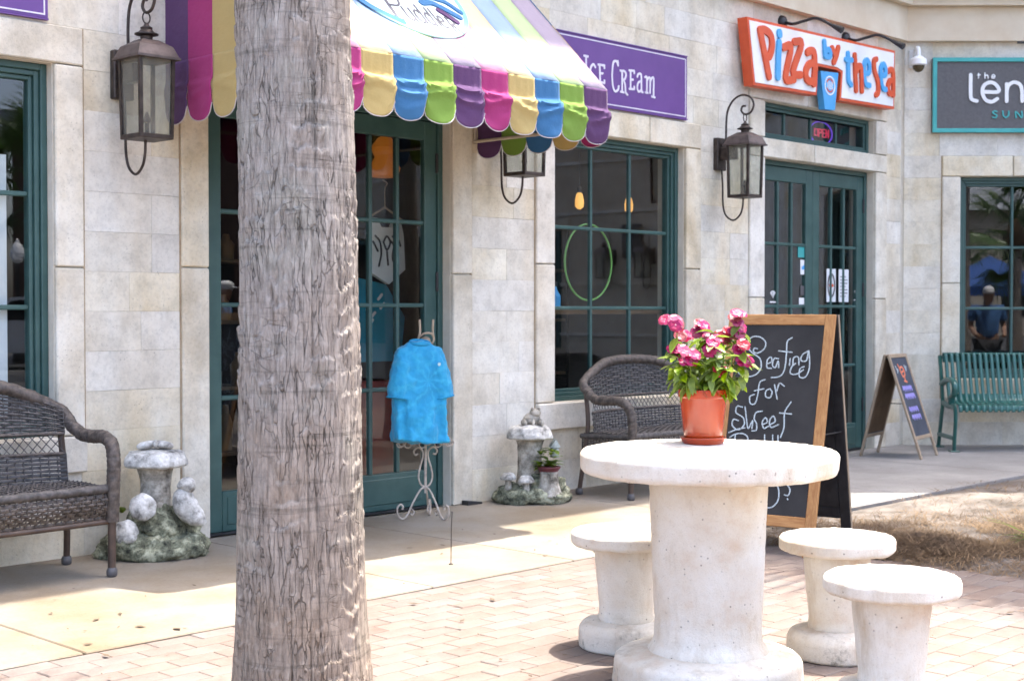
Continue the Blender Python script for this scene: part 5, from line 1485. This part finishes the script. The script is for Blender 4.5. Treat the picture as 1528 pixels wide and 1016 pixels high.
# ================================================================== THINGS SEEN THROUGH THE GLASS
def inside(name, label, cat, s, z, dep): return thing(name, label, cat, W(s, -dep, z), WA)
M['paper'] = pbr('paper', (.62, .66, .70), (.72, .74, .76), 8, .7)
M['whitecloth'] = mat_cloth('white_cotton', (.70, .70, .68), .25, .8)
M['tealcloth'] = mat_cloth('teal_cotton', (.03, .22, .30), .2, .8)
t = inside('tank_top', 'white tank top with black drawing behind the door glass', 'shirt', 2.92, 1.45, .42)
def garment(w, h, th, pts):
    b = MB(); n = len(pts)
    return b.prism(pts, -th, th)
garment(0, 0, 0, [(-.13, .60), (-.07, .60), (-.05, .5), (.05, .5), (.07, .60), (.13, .60), (.16, .42), (.17, .1), (.0, .0), (-.17, .1), (-.16, .42)] if False else [(0, 0)] * 3)
MB().prism([(-.12, .46), (-.08, .46), (-.045, .40), (.045, .40), (.08, .46), (.12, .46), (.15, .36), (.165, .12), (.02, .02), (-.145, .10), (-.15, .36)], -.018, .018).build('cloth', M['whitecloth'], t)
b = MB()
for k, q in enumerate([[(-.1, .34), (-.06, .30), (-.05, .22), (-.07, .14)], [(-.03, .30), (0, .34), (.03, .30), (.0, .25), (-.03, .30)], [(.02, .32), (.06, .28), (.05, .20), (.08, .12)], [(.05, .34), (.10, .32), (.12, .28)], [(-.12, .30), (-.08, .24)], [(0, .24), (.01, .15)]]): b.stroke(q, .014, -.0205 - .0003 * k, -.018)
b.build('print', M['black'], t)
t = inside('shirt_hanger', 'wooden hanger holding the white tank top behind the door glass', 'hanger', 2.92, 1.905, .42)
MB().tube([(-.15, 0, 0), (0, 0, .08), (.15, 0, 0)], .008, 6).tube(crom([(0, 0, .08), (0, 0, .2), (.02, 0, .24), (-.02, 0, .26)], 5), .004, 6).build('bar', M['greywood'], t)
t = inside('teal_shirt', 'teal folded shirt with white print low behind the door glass', 'shirt', 2.93, .95, .5)
MB().prism([(-.3, .58), (.05, .52), (.22, .30), (.18, .0), (-.3, .0)], -.02, .02).build('cloth', M['tealcloth'], t)
b = MB()
for k, (x, z) in enumerate(((-.12, .35), (-.08, .3), (-.1, .25), (-.02, .42), (.0, .36))): b.stroke([(x, z), (x + .03, z + .03)], .02, -.0225 - .0002 * k, -.02)
b.build('print', M['whitecloth'], t)
t = inside('pendant_lamp', 'glowing orange pendant lamp high behind the door glass', 'lamp', 3.16, 2.22, .7)
MB().lathe([(.09, 0), (.11, .06), (.07, .14), (.1, .2), (.05, .27), (.012, .29)], 24).build('shade', mat_emit('amber_shade', (.45, .13, .015), .06), t, 60)
MB().tube([(0, 0, .28), (0, 0, 1.1)], .004, 5).build('cord', M['black'], t)
t = inside('red_cabinet', 'red cabinet standing low behind the door glass', 'cabinet', 2.78, 0, .5)
MB().box(-.22, .28, -.02, .4, .02, .82, .01).build('carcass', pbr('red_lacquer', (.20, .022, .012), (.27, .035, .02), 4, .35), t)
MB().box(-.19, .02, -.03, -.018, .08, .76, .004).box(.04, .25, -.03, -.018, .08, .76, .004).build('doors', pbr('red_lacquer_door', (.17, .02, .012), (.23, .03, .02), 4, .35), t)
# shelves of dim goods in the first shop
rg = random.Random(12)
gm = [pbr('goods_%d' % i, c, tuple(min(1, x * 1.5) for x in c), 9, .6) for i, c in enumerate([(.10, .03, .03), (.03, .06, .09), (.12, .10, .07), (.04, .07, .04), (.14, .08, .03), (.05, .04, .06)])]
def shelf(label, s, dep, w, grp=None):
    t = inside('display_shelf', label, 'shelf', s, 0, dep)
    for x in (-w / 2, w / 2 - .03): MB().box(x, x + .03, 0, .35, 0, 2.0, .003).build('side_panel', M['dark'], t)
    for z in (.3, .75, 1.2, 1.62): MB().box(-w / 2 + .031, w / 2 - .031, 0.01, .34, z, z + .025, .003).build('shelf_board', M['brownboard'], t)
    for z in (.325, .775, 1.225, 1.645):
        x = -w / 2 + .08
        while x < w / 2 - .15:
            q = rg.uniform(.06, .15); h = rg.uniform(.12, .32)
            MB().lathe([(q * .45, z), (q * .5, z + h * .6), (q * .25, z + h * .8), (q * .2, z + h)], 10, (x + q / 2, .15, 0)).build('jar', rg.choice(gm), t, 50)
            x += q + rg.uniform(.02, .09)
shelf('dark shelf of goods seen through the left window', -.4, 1.0, 1.5)
shelf('dark shelf of goods seen through the awning doors', 2.5, 1.3, 1.6)
shelf('dark shelf of goods seen through the ice cream window', 4.9, 1.3, 1.7)
shelf('dark shelf of goods seen through the pizza shop doors', 7.7, 1.5, 1.7)
t = inside('window_poster', 'pale blue-white poster inside the left window', 'poster', -.31, .75, .17)
MB().box(-.35, .44, 0, .008, 0, 1.35).build('sheet', M['paper'], t)
for s, lb in ((5.09, 'left glowing bulb hanging inside the ice cream window'), (5.70, 'right glowing bulb hanging inside the ice cream window')):
    t = inside('pendant_bulb', lb, 'bulb', s, 2.09, .6)
    MB().lathe([(.012, 0), (.034, .02), (.036, .07), (.026, .115), (.015, .13)], 18).build('bulb', mat_emit('warm_filament', (1., .50, .12), .17), t, 60)
    MB().lathe([(.018, .13), (.018, .17), (.006, .18)], 12).build('socket', M['bronze'], t)
    MB().tube([(0, 0, .17), (0, 0, 1.2)], .0035, 5).build('cord', M['black'], t)
t = inside('hoop', 'thin green hoop hanging inside the ice cream window', 'hoop', 4.855, 1.66, .3)
MB().tube([(math.cos(a) * .27, .0, math.sin(a) * .29) for a in [2 * math.pi * i / 48 for i in range(48)]], .008, 7, True).build('ring', pbr('lime_plastic', (.20, .50, .10), (.25, .55, .14), 7, .4), t, 60)
MB().tube([(0, 0, .29), (0, 0, 1.4)], .002, 4).build('cord', M['black'], t)
t = inside('spray_bottle', 'small bright blue bottle in the lower left of the ice cream window', 'bottle', 4.42, 1.30, .25)
MB().lathe(rnd_prof([(0, 0), (.042, 0), (.045, .10), (.02, .14), (.014, .17), (0, .17)], .008), 18).build('bottle_body', pbr('blue_plastic', (.05, .30, .62), (.08, .36, .66), 5, .3), t, 60)
MB().box(-.05, .02, -.012, .012, .17, .205, .005).build('trigger', M['black'], t)
t = inside('window_ledge', 'dark wooden display ledge inside the ice cream window', 'ledge', 4.9, 1.265, .17)
MB().box(-.72, .72, 0, .34, 0, .035, .004).build('board', M['brownboard'], t)
# stickers and notices on the pizza doors, each on its own pane
def on_glass(name, label, cat, s, z): return thing(name, label, cat, W(s, -.1035, z), WA)
def wifi(label, s, z):
    t = on_glass('door_sticker', label, 'sticker', s, z)
    b = MB()
    for k, r_ in enumerate((.02, .036, .052)): b.stroke([(math.cos(a) * r_, math.sin(a) * r_) for a in [R(45 + 90 * i / 8) for i in range(9)]], .010, -.002 - .0002 * k, 0)
    b.stroke([(0, .0), (0, .004)], .012, -.002, 0, False); b.stroke([(-.04, -.04), (.04, -.04)], .012, -.002, 0, False)
    b.build('print', M['white'], t)
wifi('white wifi sticker on the left pizza door', 7.047, 1.405); wifi('white wifi sticker on the right pizza door', 8.43, 1.43)
def notice(label, s, z, w, h, m='paper', deco=None):
    t = on_glass('door_notice', label, 'notice', s, z)
    MB().box(-w / 2, w / 2, -.0025, 0, 0, h).build('sheet', M[m], t)
    if deco == 'ring':
        pts = [(math.cos(2 * math.pi * i / 20) * w * .36, h * .5 + math.sin(2 * math.pi * i / 20) * h * .34) for i in range(21)]
        MB().stroke(pts, .022, -.0035, -.0024, False).build('print', M['charcoal'], t)
        MB().stroke([(-w * .15, h * .5), (w * .15, h * .5)], .03, -.0035, -.0024, False).build('red_print', M['signred'], t)
    if deco == 'lines':
        b = MB()
        for k in range(7): b.box(-w * .36, w * .36 * (1 if k % 3 else .5), -.0033, -.0024, h * (.16 + .1 * k), h * (.16 + .1 * k) + .008)
        b.build('print', M['charcoal'], t)
    if deco == 'badge':
        MB().stroke([(-.01, h * .45), (.01, h * .5)], .035, -.0035, -.0024, False).build('print', M['signblue'], t)
notice('white notice with a dark ring emblem on the right pizza door', 7.985, 1.37, .155, .30, 'paper', 'ring')
notice('white printed sheet with lines on the right pizza door', 8.20, 1.37, .17, .30, 'paper', 'lines')
notice('small green card high on the left pizza door', 7.50, 1.76, .13, .12, 'teal')
notice('small white oval sticker with blue mark on the left pizza door', 7.52, 1.61, .09, .13, 'white', 'badge')
notice('small white label low on the left pizza door', 7.51, 1.345, .11, .06, 'white')
notice('small grey card above the white label on the left pizza door', 7.52, 1.425, .085, .085, 'charcoal')
t = thing('neon_sign', 'small glowing purple and red neon sign behind the transom', 'neon sign', W(8.12, -.3, 2.93), WA)
ring = [(math.cos(2 * math.pi * i / 28) * .19, 0, math.sin(2 * math.pi * i / 28) * .105) for i in range(28)]
MB().tube(ring, .007, 6, True).build('ring_tube', mat_emit('violet_neon', (.16, .05, .7), .12), t)
b = MB()
for k, q in enumerate([[(-.12, -.03), (-.12, .03), (-.07, .03), (-.07, -.03), (-.12, -.03)], [(-.05, -.035), (-.05, .035), (-.01, .03), (-.01, 0), (-.05, 0)], [(.05, .035), (.015, .035), (.015, -.035), (.05, -.035)], [(.015, 0), (.045, 0)], [(.07, -.035), (.07, .035), (.115, -.035), (.115, .035)]]): b.stroke(q, .011, -.012 - .0004 * k, -.003, False)
b.build('lettering', mat_emit('red_neon', (.7, .03, .10), .10), t)
# ================================================================== PALMS
def mat_trunk():
    t = NT('palm_bark'); t.set(Roughness=.92, Specular_IOR_Level=.2)
    v = t.coord((1, 1, .16))
    w = t.coord((1, 1, 1))
    fib = t.noise(v, 62, 9, .74)
    c = t.ramp(fib, [(.28, (.10, .087, .076)), (.42, (.235, .212, .192)), (.58, (.345, .32, .295)), (.78, (.46, .43, .40))])
    pat = t.ramp(t.noise(w, 3.2, 6, .6), [(.36, (1, .90, .80)), (.52, (1, .97, .94)), (.66, (.93, .96, .90))])
    c = t.mix(.85, c, pat, 'MULTIPLY')
    sp = t.ramp(t.noise(t.coord((1, 1, .8)), 30, 7, .75), [(.3, .6), (.5, 1.), (.75, 1.18)])
    c = t.mix(.8, c, sp, 'MULTIPLY')
    rings = t.ramp(t.noise(t.coord((.45, .45, 9.)), 5, 6, .7), [(.36, .55), (.45, 1.)])
    c = t.mix(.6, c, rings, 'MULTIPLY')
    # crisp splits: edges of long thin cells, present only here and there, and broken cross lines of old leaf scars
    def cells(st, sc_, w0, w1):
        cv_ = t.new('ShaderNodeVectorMath', operation='ADD'); nv = t.new('ShaderNodeTexNoise'); nv.inputs['Scale'].default_value = 9; nv.inputs['Detail'].default_value = 4
        t.link(w, nv.inputs['Vector']); sc1 = t.new('ShaderNodeVectorMath', operation='SCALE'); sc1.inputs['Scale'].default_value = .035
        t.link(nv.outputs['Color'], sc1.inputs[0]); t.link(w, cv_.inputs[0]); t.link(sc1.outputs[0], cv_.inputs[1])
        mp = t.new('ShaderNodeMapping'); mp.inputs['Scale'].default_value = st; t.link(cv_.outputs[0], mp.inputs[0])
        vo = t.new('ShaderNodeTexVoronoi'); vo.feature = 'DISTANCE_TO_EDGE'; vo.inputs['Scale'].default_value = sc_; t.link(mp.outputs[0], vo.inputs['Vector'])
        return t.ramp(vo.outputs['Distance'], [(w0, 0.), (w1, 1.)])
    v1 = cells((1, 1, .085), 62, .004, .05)
    v2 = cells((1, 1, 3.4), 9, .003, .022)
    g1 = t.ramp(t.noise(t.coord((1, 1, .5)), 7, 4), [(.43, 0.), (.58, 1.)])
    g2 = t.ramp(t.noise(w, 8, 4), [(.54, 0.), (.68, .8)])
    k1 = t.mix(g1, (1, 1, 1), v1); k2 = t.mix(g2, (1, 1, 1), v2)
    crack = t.mix(1., k1, k2, 'MULTIPLY')
    c = t.mix(.55, c, crack, 'MULTIPLY')
    # warm brown, younger wood low down
    sep = t.new('ShaderNodeSeparateXYZ'); t.link(w, sep.inputs[0])
    mr = t.new('ShaderNodeMapRange'); mr.inputs[1].default_value = 1.35; mr.inputs[2].default_value = .3
    t.link(sep.outputs[2], mr.inputs[0])
    c = t.mix(mr.outputs[0], c, t.mix(1., c, (1.0, .90, .80), 'MULTIPLY'))
    t.base(c)
    n1 = t.bump(fib, .6, .010)
    n2 = t.bump(crack, .75, .010, n1)
    t.link(t.bump(t.noise(w, 60, 5, .7), .35, .006, n2), t.b.inputs['Normal'])
    return t.m
M['bark'] = mat_trunk()
M['frond'] = mat_leaf('palm_leaf', (.045, .095, .02), (.085, .15, .035), .3)
def trunk_mesh(H_, r0, r1, zf, nf, nth, seed, detail=True):
    """old palm stem: ragged leaf-scar ledges and long vertical splits cut into the surface"""
    z = np.concatenate([np.linspace(0, zf, nf), np.linspace(zf, H_, 60)[1:]])
    th = np.linspace(0, 2 * np.pi, nth, endpoint=False)
    Z, T = np.meshgrid(z, th, indexing='ij')
    q = Z / H_
    base = r0 + (r1 - r0) * np.clip(Z / 2.3, 0, 1) ** .8 + .10 * np.exp(-Z / .22) * r0 * 2
    C, S = np.cos(T), np.sin(T)
    def N(k, kz, o, sd): return fbm(np.stack([C * k + sd, S * k + sd * 1.7, Z * kz + sd * .3], -1), o)
    d = .016 * N(1.2, 1.1, 3, seed)
    # ledges: slanting saw-tooth scars whose edge wanders with the angle
    per = .066
    ph = Z / per + 1.1 * N(1.2, 1.6, 2, seed + 3) + .55 * N(7, 2.2, 2, seed + 5) + .16 * N(30, 6, 2, seed + 7)
    fr = ph - np.floor(ph)
    amp = np.clip(.30 + 2.0 * N(3.2, 7., 3, seed + 9), 0, 1.8)
    saw = np.where(fr < .86, fr / .86, (1 - fr) / .14)
    d = d + .0085 * amp * (saw - .5)
    rag = N(16, 26, 3, seed + 11)
    d = d + .004 * rag * amp
    # vertical splits
    s1 = np.abs(N(8, .55, 2, seed + 21)); s2 = np.abs(N(20, .9, 2, seed + 31)); s3 = np.abs(N(44, 1.6, 2, seed + 41))
    gate = np.clip(.5 + 1.6 * N(2., 2.4, 2, seed + 51), 0, 1)
    d = d - .010 * np.exp(-(s1 / .022) ** 2) * gate - .003 * np.exp(-(s2 / .03) ** 2) * gate
    d = d + .0018 * N(60, 30, 2, seed + 61)
    rr = base + d
    lean = -.0105 * np.minimum(Z, 3.)
    X, Y = rr * C + lean, rr * S
    V = np.stack([X, Y, Z], -1).reshape(-1, 3)
    nz = len(z)
    i, k = np.meshgrid(np.arange(nz - 1), np.arange(nth), indexing='ij'); l = (k + 1) % nth
    F = np.stack([i * nth + k, i * nth + l, (i + 1) * nth + l, (i + 1) * nth + k], -1).reshape(-1, 4)
    me = bpy.data.meshes.new('trunk')
    me.vertices.add(len(V)); me.vertices.foreach_set('co', V.ravel())
    me.loops.add(F.size); me.loops.foreach_set('vertex_index', F.ravel().astype(np.int32))
    me.polygons.add(len(F)); me.polygons.foreach_set('loop_start', np.arange(0, F.size, 4, dtype=np.int32))
    me.update(calc_edges=True); me.validate()
    me.polygons.foreach_set('use_smooth', [True] * len(me.polygons))
    me.materials.append(M['bark'])
    return me
def frond_mesh(seed, L=1.25):
    r = random.Random(seed)
    b = MB()
    stem = crom([(0, 0, 0), (.35 * L, 0, .16 * L), (.75 * L, 0, .20 * L), (1.0 * L, 0, .12 * L)], 4)
    b.tube(stem, list(np.linspace(.02, .007, len(stem))), 5)
    tip = stem[-1]
    n = 34
    for k in range(n):
        a = R(-128 + 256 * k / (n - 1)); ln = L * (.78 - .22 * abs(k / (n - 1) - .5) * 2) * r.uniform(.88, 1.08)
        p0 = stem[-3].lerp(tip, .5)
        d = Vector((math.cos(a), math.sin(a), .05)); side = Vector((-math.sin(a), math.cos(a), 0))
        w = .017 * L
        m1, m2 = p0 + d * ln * .5 + Vector((0, 0, -.03 * L)), p0 + d * ln + Vector((0, 0, -(.16 + r.uniform(0, .22)) * L))
        b.add([p0 - side * w * .4, p0 + side * w * .4, m1 + side * w, m1 - side * w, m1 + Vector((0, 0, .012)), m2], [(0, 4, 3), (0, 1, 4), (1, 2, 4), (3, 4, 5), (4, 2, 5)])
    return b.mesh('frond', M['frond'], None, fix=False)
fms = [frond_mesh(k) for k in range(3)]
def palm(label, x, y, H_, r0, r1, seed, fine=False, nfr=22, sc_=1.):
    t = thing('palm_tree', label, 'palm tree', (x, y, -.02), R(seed * 37 % 360) if not fine else 0, 'palms around the plaza')
    me = trunk_mesh(H_, r0, r1, 2.75 if fine else H_ * .9, 620 if fine else 50, 300 if fine else 28, seed, fine)
    obj('trunk', me, t)
    cr = MB().lathe([(r1 * 1.0, H_ - .1), (r1 * 1.5, H_ + .15), (r1 * 1.2, H_ + .5), (.03, H_ + .8)], 14).build('crown', M['straw'], t, 60)
    r = random.Random(seed)
    for k in range(nfr):
        o = obj('frond', r.choice(fms), cr)
        el = R(r.uniform(-45, 70)) if k % 4 else R(r.uniform(55, 85))
        o.location = (0, 0, H_ + .25 + .25 * math.sin(el)); o.rotation_euler = (r.uniform(-.5, .5), -el, r.uniform(0, 6.28)); s_ = sc_ * r.uniform(.85, 1.1); o.scale = (s_, s_, s_)
    return t
palm('thick weathered grey palm trunk standing in the left foreground', -.63, 4.27, 6.6, .200, .166, 11.3, True, 26, 1.1)
palm('palm in the planting bed just beyond the right edge', 4.45, 9.0, 5.6, .19, .16, 23, False, 24, 1.15)
for k, (x, y, h) in enumerate(((9.5, -2.5, 6.5), (19.5, 1.2, 3.6), (12.9, -9.0, 2.9), (15.2, -11.5, 3.2), (20, 9, 6.2), (11.2, -14.5, 4.4))):
    palm(('palm across the plaza reflected in the shop glass, ' + ['nearest the street', 'before the far wing', 'left of the blue tent', 'right of the blue tent', 'farthest to the right', 'behind the blue tent'][k]), x, y, h, .2, .16, 31 + k)
# low palmetto at the right edge of the bed
pm = thing('palmetto', 'low green palmetto tuft in the straw at the right edge', 'plant', (2.93, 7.86, .0), 0)
rq = random.Random(3)
pl = leaf_mesh('leaf', .30, .013, M['vinca'], .3, .35, 6)
for k in range(36):
    a = rq.uniform(0, 6.28)
    o = obj('leaf', pl, pm); frame_to(o, (rq.uniform(-.04, .04), rq.uniform(-.04, .04), .01), (math.cos(a), math.sin(a), rq.uniform(.15, 1.1))); o.scale = (1, rq.uniform(.6, 1.1), 1)

# ================================================================== ACROSS THE PLAZA (what the shop glass reflects)
M['cream'] = pbr('cream_render', (.50, .43, .33), (.58, .51, .41), 2, .9)
M['roofgrey'] = pbr('grey_roofing', (.22, .24, .27), (.30, .32, .35), 3, .7)
M['carwhite'] = pbr('white_car_paint', (.72, .73, .74), None, rough=.2, coat=.6)
M['tyre'] = pbr('tyre_rubber', (.02, .02, .02), (.03, .03, .03), 20, .8)
M['carglass'] = pbr('dark_car_glass', (.01, .012, .014), None, rough=.05)
# far wing of the arcade, facing back across the court
wg = thing('arcade_wing', 'cream arcade wing across the court reflected in the shop window', 'building', (12.6, 13.2, -.05), R(-46))
MB().box(0, 11, 0, 5, 0, 5.2, .02).build('wall', M['cream'], wg)
MB().box(-.15, 11.15, -.35, 5.2, 5.21, 5.5, .03).build('cornice', M['plaster'], wg)
for k in range(4):
    x = 2.7 + 2.2 * k
    wv2 = MB().box(x, x + 1.5, -.04, .02, .7, 2.7, .01).build('window', M['green'], wg)
    MB().box(x + .08, x + 1.42, -.045, -.035, .78, 2.62).build('pane', M['carglass'], wv2)
    MB().box(x - .2, x + 1.7, -.06, -.0, 2.72, 2.9, .01).build('lintel', M['trim'], wg)
for k, (x, nm) in enumerate(((.75, 'carriage lantern on the far wing, nearer the corner'), (1.55, 'carriage lantern on the far wing, beside its first window'))):
    c_ = copy_tree(LANT); c_.location = Vector((12.6, 13.2, 1.78)) + Vector((math.cos(R(-46)), math.sin(R(-46)), 0)) * x; c_.rotation_euler = (0, 0, R(-46)); c_['label'] = nm
MB().box(.95, 1.35, -.05, -.0, 2.2, 2.75, .01).build('notice_board', M['black'], wg)
for z in (.9, 1.75, 2.95, 3.8): MB().box(.0, 11, -.03, .0, z, z + .06, .008).build('stone_band', M['trim'], wg)
bs = thing('brown_storefront', 'dark brown shingled storefront across the street reflected in the left window', 'building', (31, 4.6, -.05), 0)
M['shingle'] = pbr('brown_shingle', (.07, .038, .026), (.12, .068, .045), 4, .9)
MB().box(-3, 3, -7.0, 6, 0, 6.2, .02).build('wall', M['shingle'], bs)
MB().box(-3.3, 3.3, -7.3, 6.3, 6.21, 6.6, .03).build('roof', M['roofgrey'], bs)
for k in range(4): MB().box(-3.04, -2.98, -6.2 + 3 * k, -4.2 + 3 * k, .8, 2.8, .01).build('window', M['carglass'], bs)
# pale office block far behind
ob_ = thing('office_block', 'pale office block with grey roof far behind the plaza', 'building', (28, -50, -.05), R(4))
MB().box(-16, 16, -5, 5, 0, 6.4).build('wall', M['cream'], ob_)
MB().add([(-16.6, -5.6, 6.4), (16.6, -5.6, 6.4), (16.6, 5.6, 6.4), (-16.6, 5.6, 6.4), (-11, 0, 8.8), (11, 0, 8.8)], [(0, 1, 5, 4), (2, 3, 4, 5), (1, 2, 5), (3, 0, 4), (3, 2, 1, 0)]).build('roof', M['roofgrey'], ob_)
for k in range(10):
    for z in (1.0, 3.9): MB().box(-14.6 + 3 * k, -13.2 + 3 * k, 4.98, 5.03, z, z + 1.5).build('window', M['carglass'], ob_)
# blue market tent
tt = thing('market_tent', 'blue pop-up market tent reflected in the right-hand window', 'tent', (14.6, -16.0, -.05), R(10))
M['tentblue'] = mat_cloth('tent_blue', (.06, .15, .46), .3)
MB().add([(-1.6, -1.6, 2.05), (1.6, -1.6, 2.05), (1.6, 1.6, 2.05), (-1.6, 1.6, 2.05), (0, 0, 3.0)], [(0, 1, 4), (1, 2, 4), (2, 3, 4), (3, 0, 4)]).build('canopy', M['tentblue'], tt, fix=False)
for k, (a, b_) in enumerate((((-1.6, -1.6), (1.6, -1.6)), ((1.6, -1.6), (1.6, 1.6)), ((1.6, 1.6), (-1.6, 1.6)), ((-1.6, 1.6), (-1.6, -1.6)))):
    MB().add([(*a, 2.05), (*b_, 2.05), (*b_, 1.78), (*a, 1.78)], [(0, 1, 2, 3)]).build('valance', M['tentblue'], tt, fix=False)
for x in (-1.57, 1.57):
    for y in (-1.57, 1.57): MB().tube([(x, y, 0), (x, y, 2.06)], .025, 8).build('leg', M['white'], tt, 60)
# lamp post
lp = thing('lamp_post', 'black lamp post with white acorn globe reflected in the left window', 'lamp post', (25.7, -1.55, -.05))
MB().lathe([(.14, 0), (.14, .25), (.08, .4), (.055, .6), (.045, 2.35), (.08, 2.42), (.05, 2.5)], 16).build('post', M['black'], lp, 50)
MB().lathe(rnd_prof([(.07, 2.5), (.17, 2.62), (.19, 2.75), (.12, 2.95), (.05, 3.0), (.03, 3.08), (.005, 3.12)], .03), 20).build('globe', M['white'], lp, 60)
# parked white suv
cr_ = thing('parked_suv', 'white parked SUV reflected in the left window', 'car', (24.2, -.6, -.05), R(78))
pb = [(-2.25, .45), (-2.3, .75), (-2.15, .98), (-1.2, 1.08), (-.55, 1.62), (.3, 1.72), (1.7, 1.68), (2.15, 1.15), (2.25, .8), (2.2, .42), (1.75, .35), (-1.8, .35)]
MB().prism([(x, z) for x, z in pb], -.86, .86).build('body', M['carwhite'], cr_)
for sd in (-1, 1):
    y = sd * .865
    for q in ([(-1.0, 1.12), (-.5, 1.55), (.25, 1.62), (.25, 1.1)], [(.33, 1.1), (.33, 1.62), (1.2, 1.6), (1.2, 1.1)], [(1.28, 1.1), (1.28, 1.59), (1.6, 1.56), (1.9, 1.15)]):
        MB().prism(q, y - .012, y + .012).build('side_window', M['carglass'], cr_)
    for x in (-1.42, 1.42):
        wl = MB().lathe(rnd_prof([(0, -.12), (.34, -.12), (.36, 0), (.34, .12), (0, .12)], .03), 24).xf(Matrix.Translation((x, sd * .78, .36)) @ Matrix.Rotation(R(90), 4, 'X')).build('wheel', M['tyre'], cr_, 40)
        MB().lathe([(0, -.125), (.2, -.125), (.21, -.1), (.21, .1), (.2, .125), (0, .125)], 18).xf(Matrix.Translation((x, sd * .785, .36)) @ Matrix.Rotation(R(90), 4, 'X')).build('rim', M['roofgrey'], wl, 40)
    MB().box(-2.27, -2.12, sd * .5, sd * .8, .7, .9, .02).build('headlight', M['lampglass'], cr_)
    MB().box(2.14, 2.26, sd * .55, sd * .83, .8, 1.1, .02).build('tail_light', M['signred'], cr_)
MB().prism([(-1.12, 1.12), (-.6, 1.56), (-.58, 1.58), (-1.1, 1.14)], -.72, .72).xf(Matrix.Translation((-.035, 0, .025))).build('windscreen', M['carglass'], cr_)
# person in blue, back to the window
def skin(name, verts, edges, rad, mat, parent, sub=2):
    me = bpy.data.meshes.new(name); me.from_pydata(verts, edges, []); me.materials.append(mat)
    o = obj(name, me, parent)
    sm_ = o.modifiers.new('skin', 'SKIN'); sm_.use_smooth_shade = True
    for i, sv_ in enumerate(me.skin_vertices[0].data):
        r_ = rad[i]; sv_.radius = r_ if hasattr(r_, '__len__') else (r_, r_)
    me.skin_vertices[0].data[0].use_root = True
    s2 = o.modifiers.new('smooth', 'SUBSURF'); s2.levels = sub; s2.render_levels = sub
    return o
ps = thing('person', 'person in a blue T-shirt and white cap, reflected in the right-hand window', 'person', (6.95, 6.75, -.05), R(180 + 4))
M['skin'] = pbr('skin', (.42, .24, .16), (.46, .27, .19), 6, .55)
M['blueshirt'] = pbr('blue_shirt', (.07, .19, .46), (.10, .24, .52), 8, .85, .3, 20)
M['trousers'] = pbr('dark_trousers', (.03, .03, .035), (.05, .05, .055), 12, .85)
V = [(0, 0, .92), (0, .0, 1.12), (0, .02, 1.32), (0, .015, 1.40), (0, -.02, 1.48), (0, -.045, 1.56), (0, -.05, 1.66),
     (.1, 0, .86), (.11, -.01, .48), (.11, .02, .09), (.12, -.12, .04), (-.1, 0, .86), (-.11, .01, .48), (-.11, .03, .09), (-.12, -.11, .04),
     (.19, .02, 1.36), (.24, .03, 1.1), (.2, -.16, .98), (.17, -.23, .97), (-.19, .02, 1.36), (-.24, .03, 1.1), (-.2, -.16, .98), (-.17, -.23, .97)]
E_ = [(0, 1), (1, 2), (2, 3), (3, 4), (4, 5), (5, 6), (0, 7), (7, 8), (8, 9), (9, 10), (0, 11), (11, 12), (12, 13), (13, 14), (2, 15), (15, 16), (16, 17), (17, 18), (2, 19), (19, 20), (20, 21), (21, 22)]
RD = [(.15, .11), (.14, .10), (.16, .11), .06, .065, .088, .07, .085, .058, .042, .04, .085, .058, .042, .04, .058, .042, .034, .03, .058, .042, .034, .03]
skin('body', V, E_, RD, M['skin'], ps)
skin('shirt', [(0, 0, .88), (0, 0, 1.12), (0, .02, 1.32), (0, .015, 1.405), (.19, .02, 1.365), (.235, .03, 1.17), (-.19, .02, 1.365), (-.235, .03, 1.17)], [(0, 1), (1, 2), (2, 3), (2, 4), (4, 5), (2, 6), (6, 7)],
     [(.18, .135), (.17, .125), (.19, .13), .085, .082, .072, .082, .072], M['blueshirt'], ps)
skin('trousers', [(0, 0, .92), (.1, 0, .84), (.11, -.005, .48), (.11, .02, .12), (-.1, 0, .84), (-.11, .01, .48), (-.11, .03, .12)], [(0, 1), (1, 2), (2, 3), (0, 4), (4, 5), (5, 6)], [(.17, .125), .11, .08, .065, .11, .08, .065], M['trousers'], ps)
hd = MB(); hd.ball((0, -.045, 1.625), (.083, .098, .075), 18, 10); hd.box(-.06, .06, -.215, -.12, 1.605, 1.617, .004)
hd.build('cap', M['white'], ps, 60)
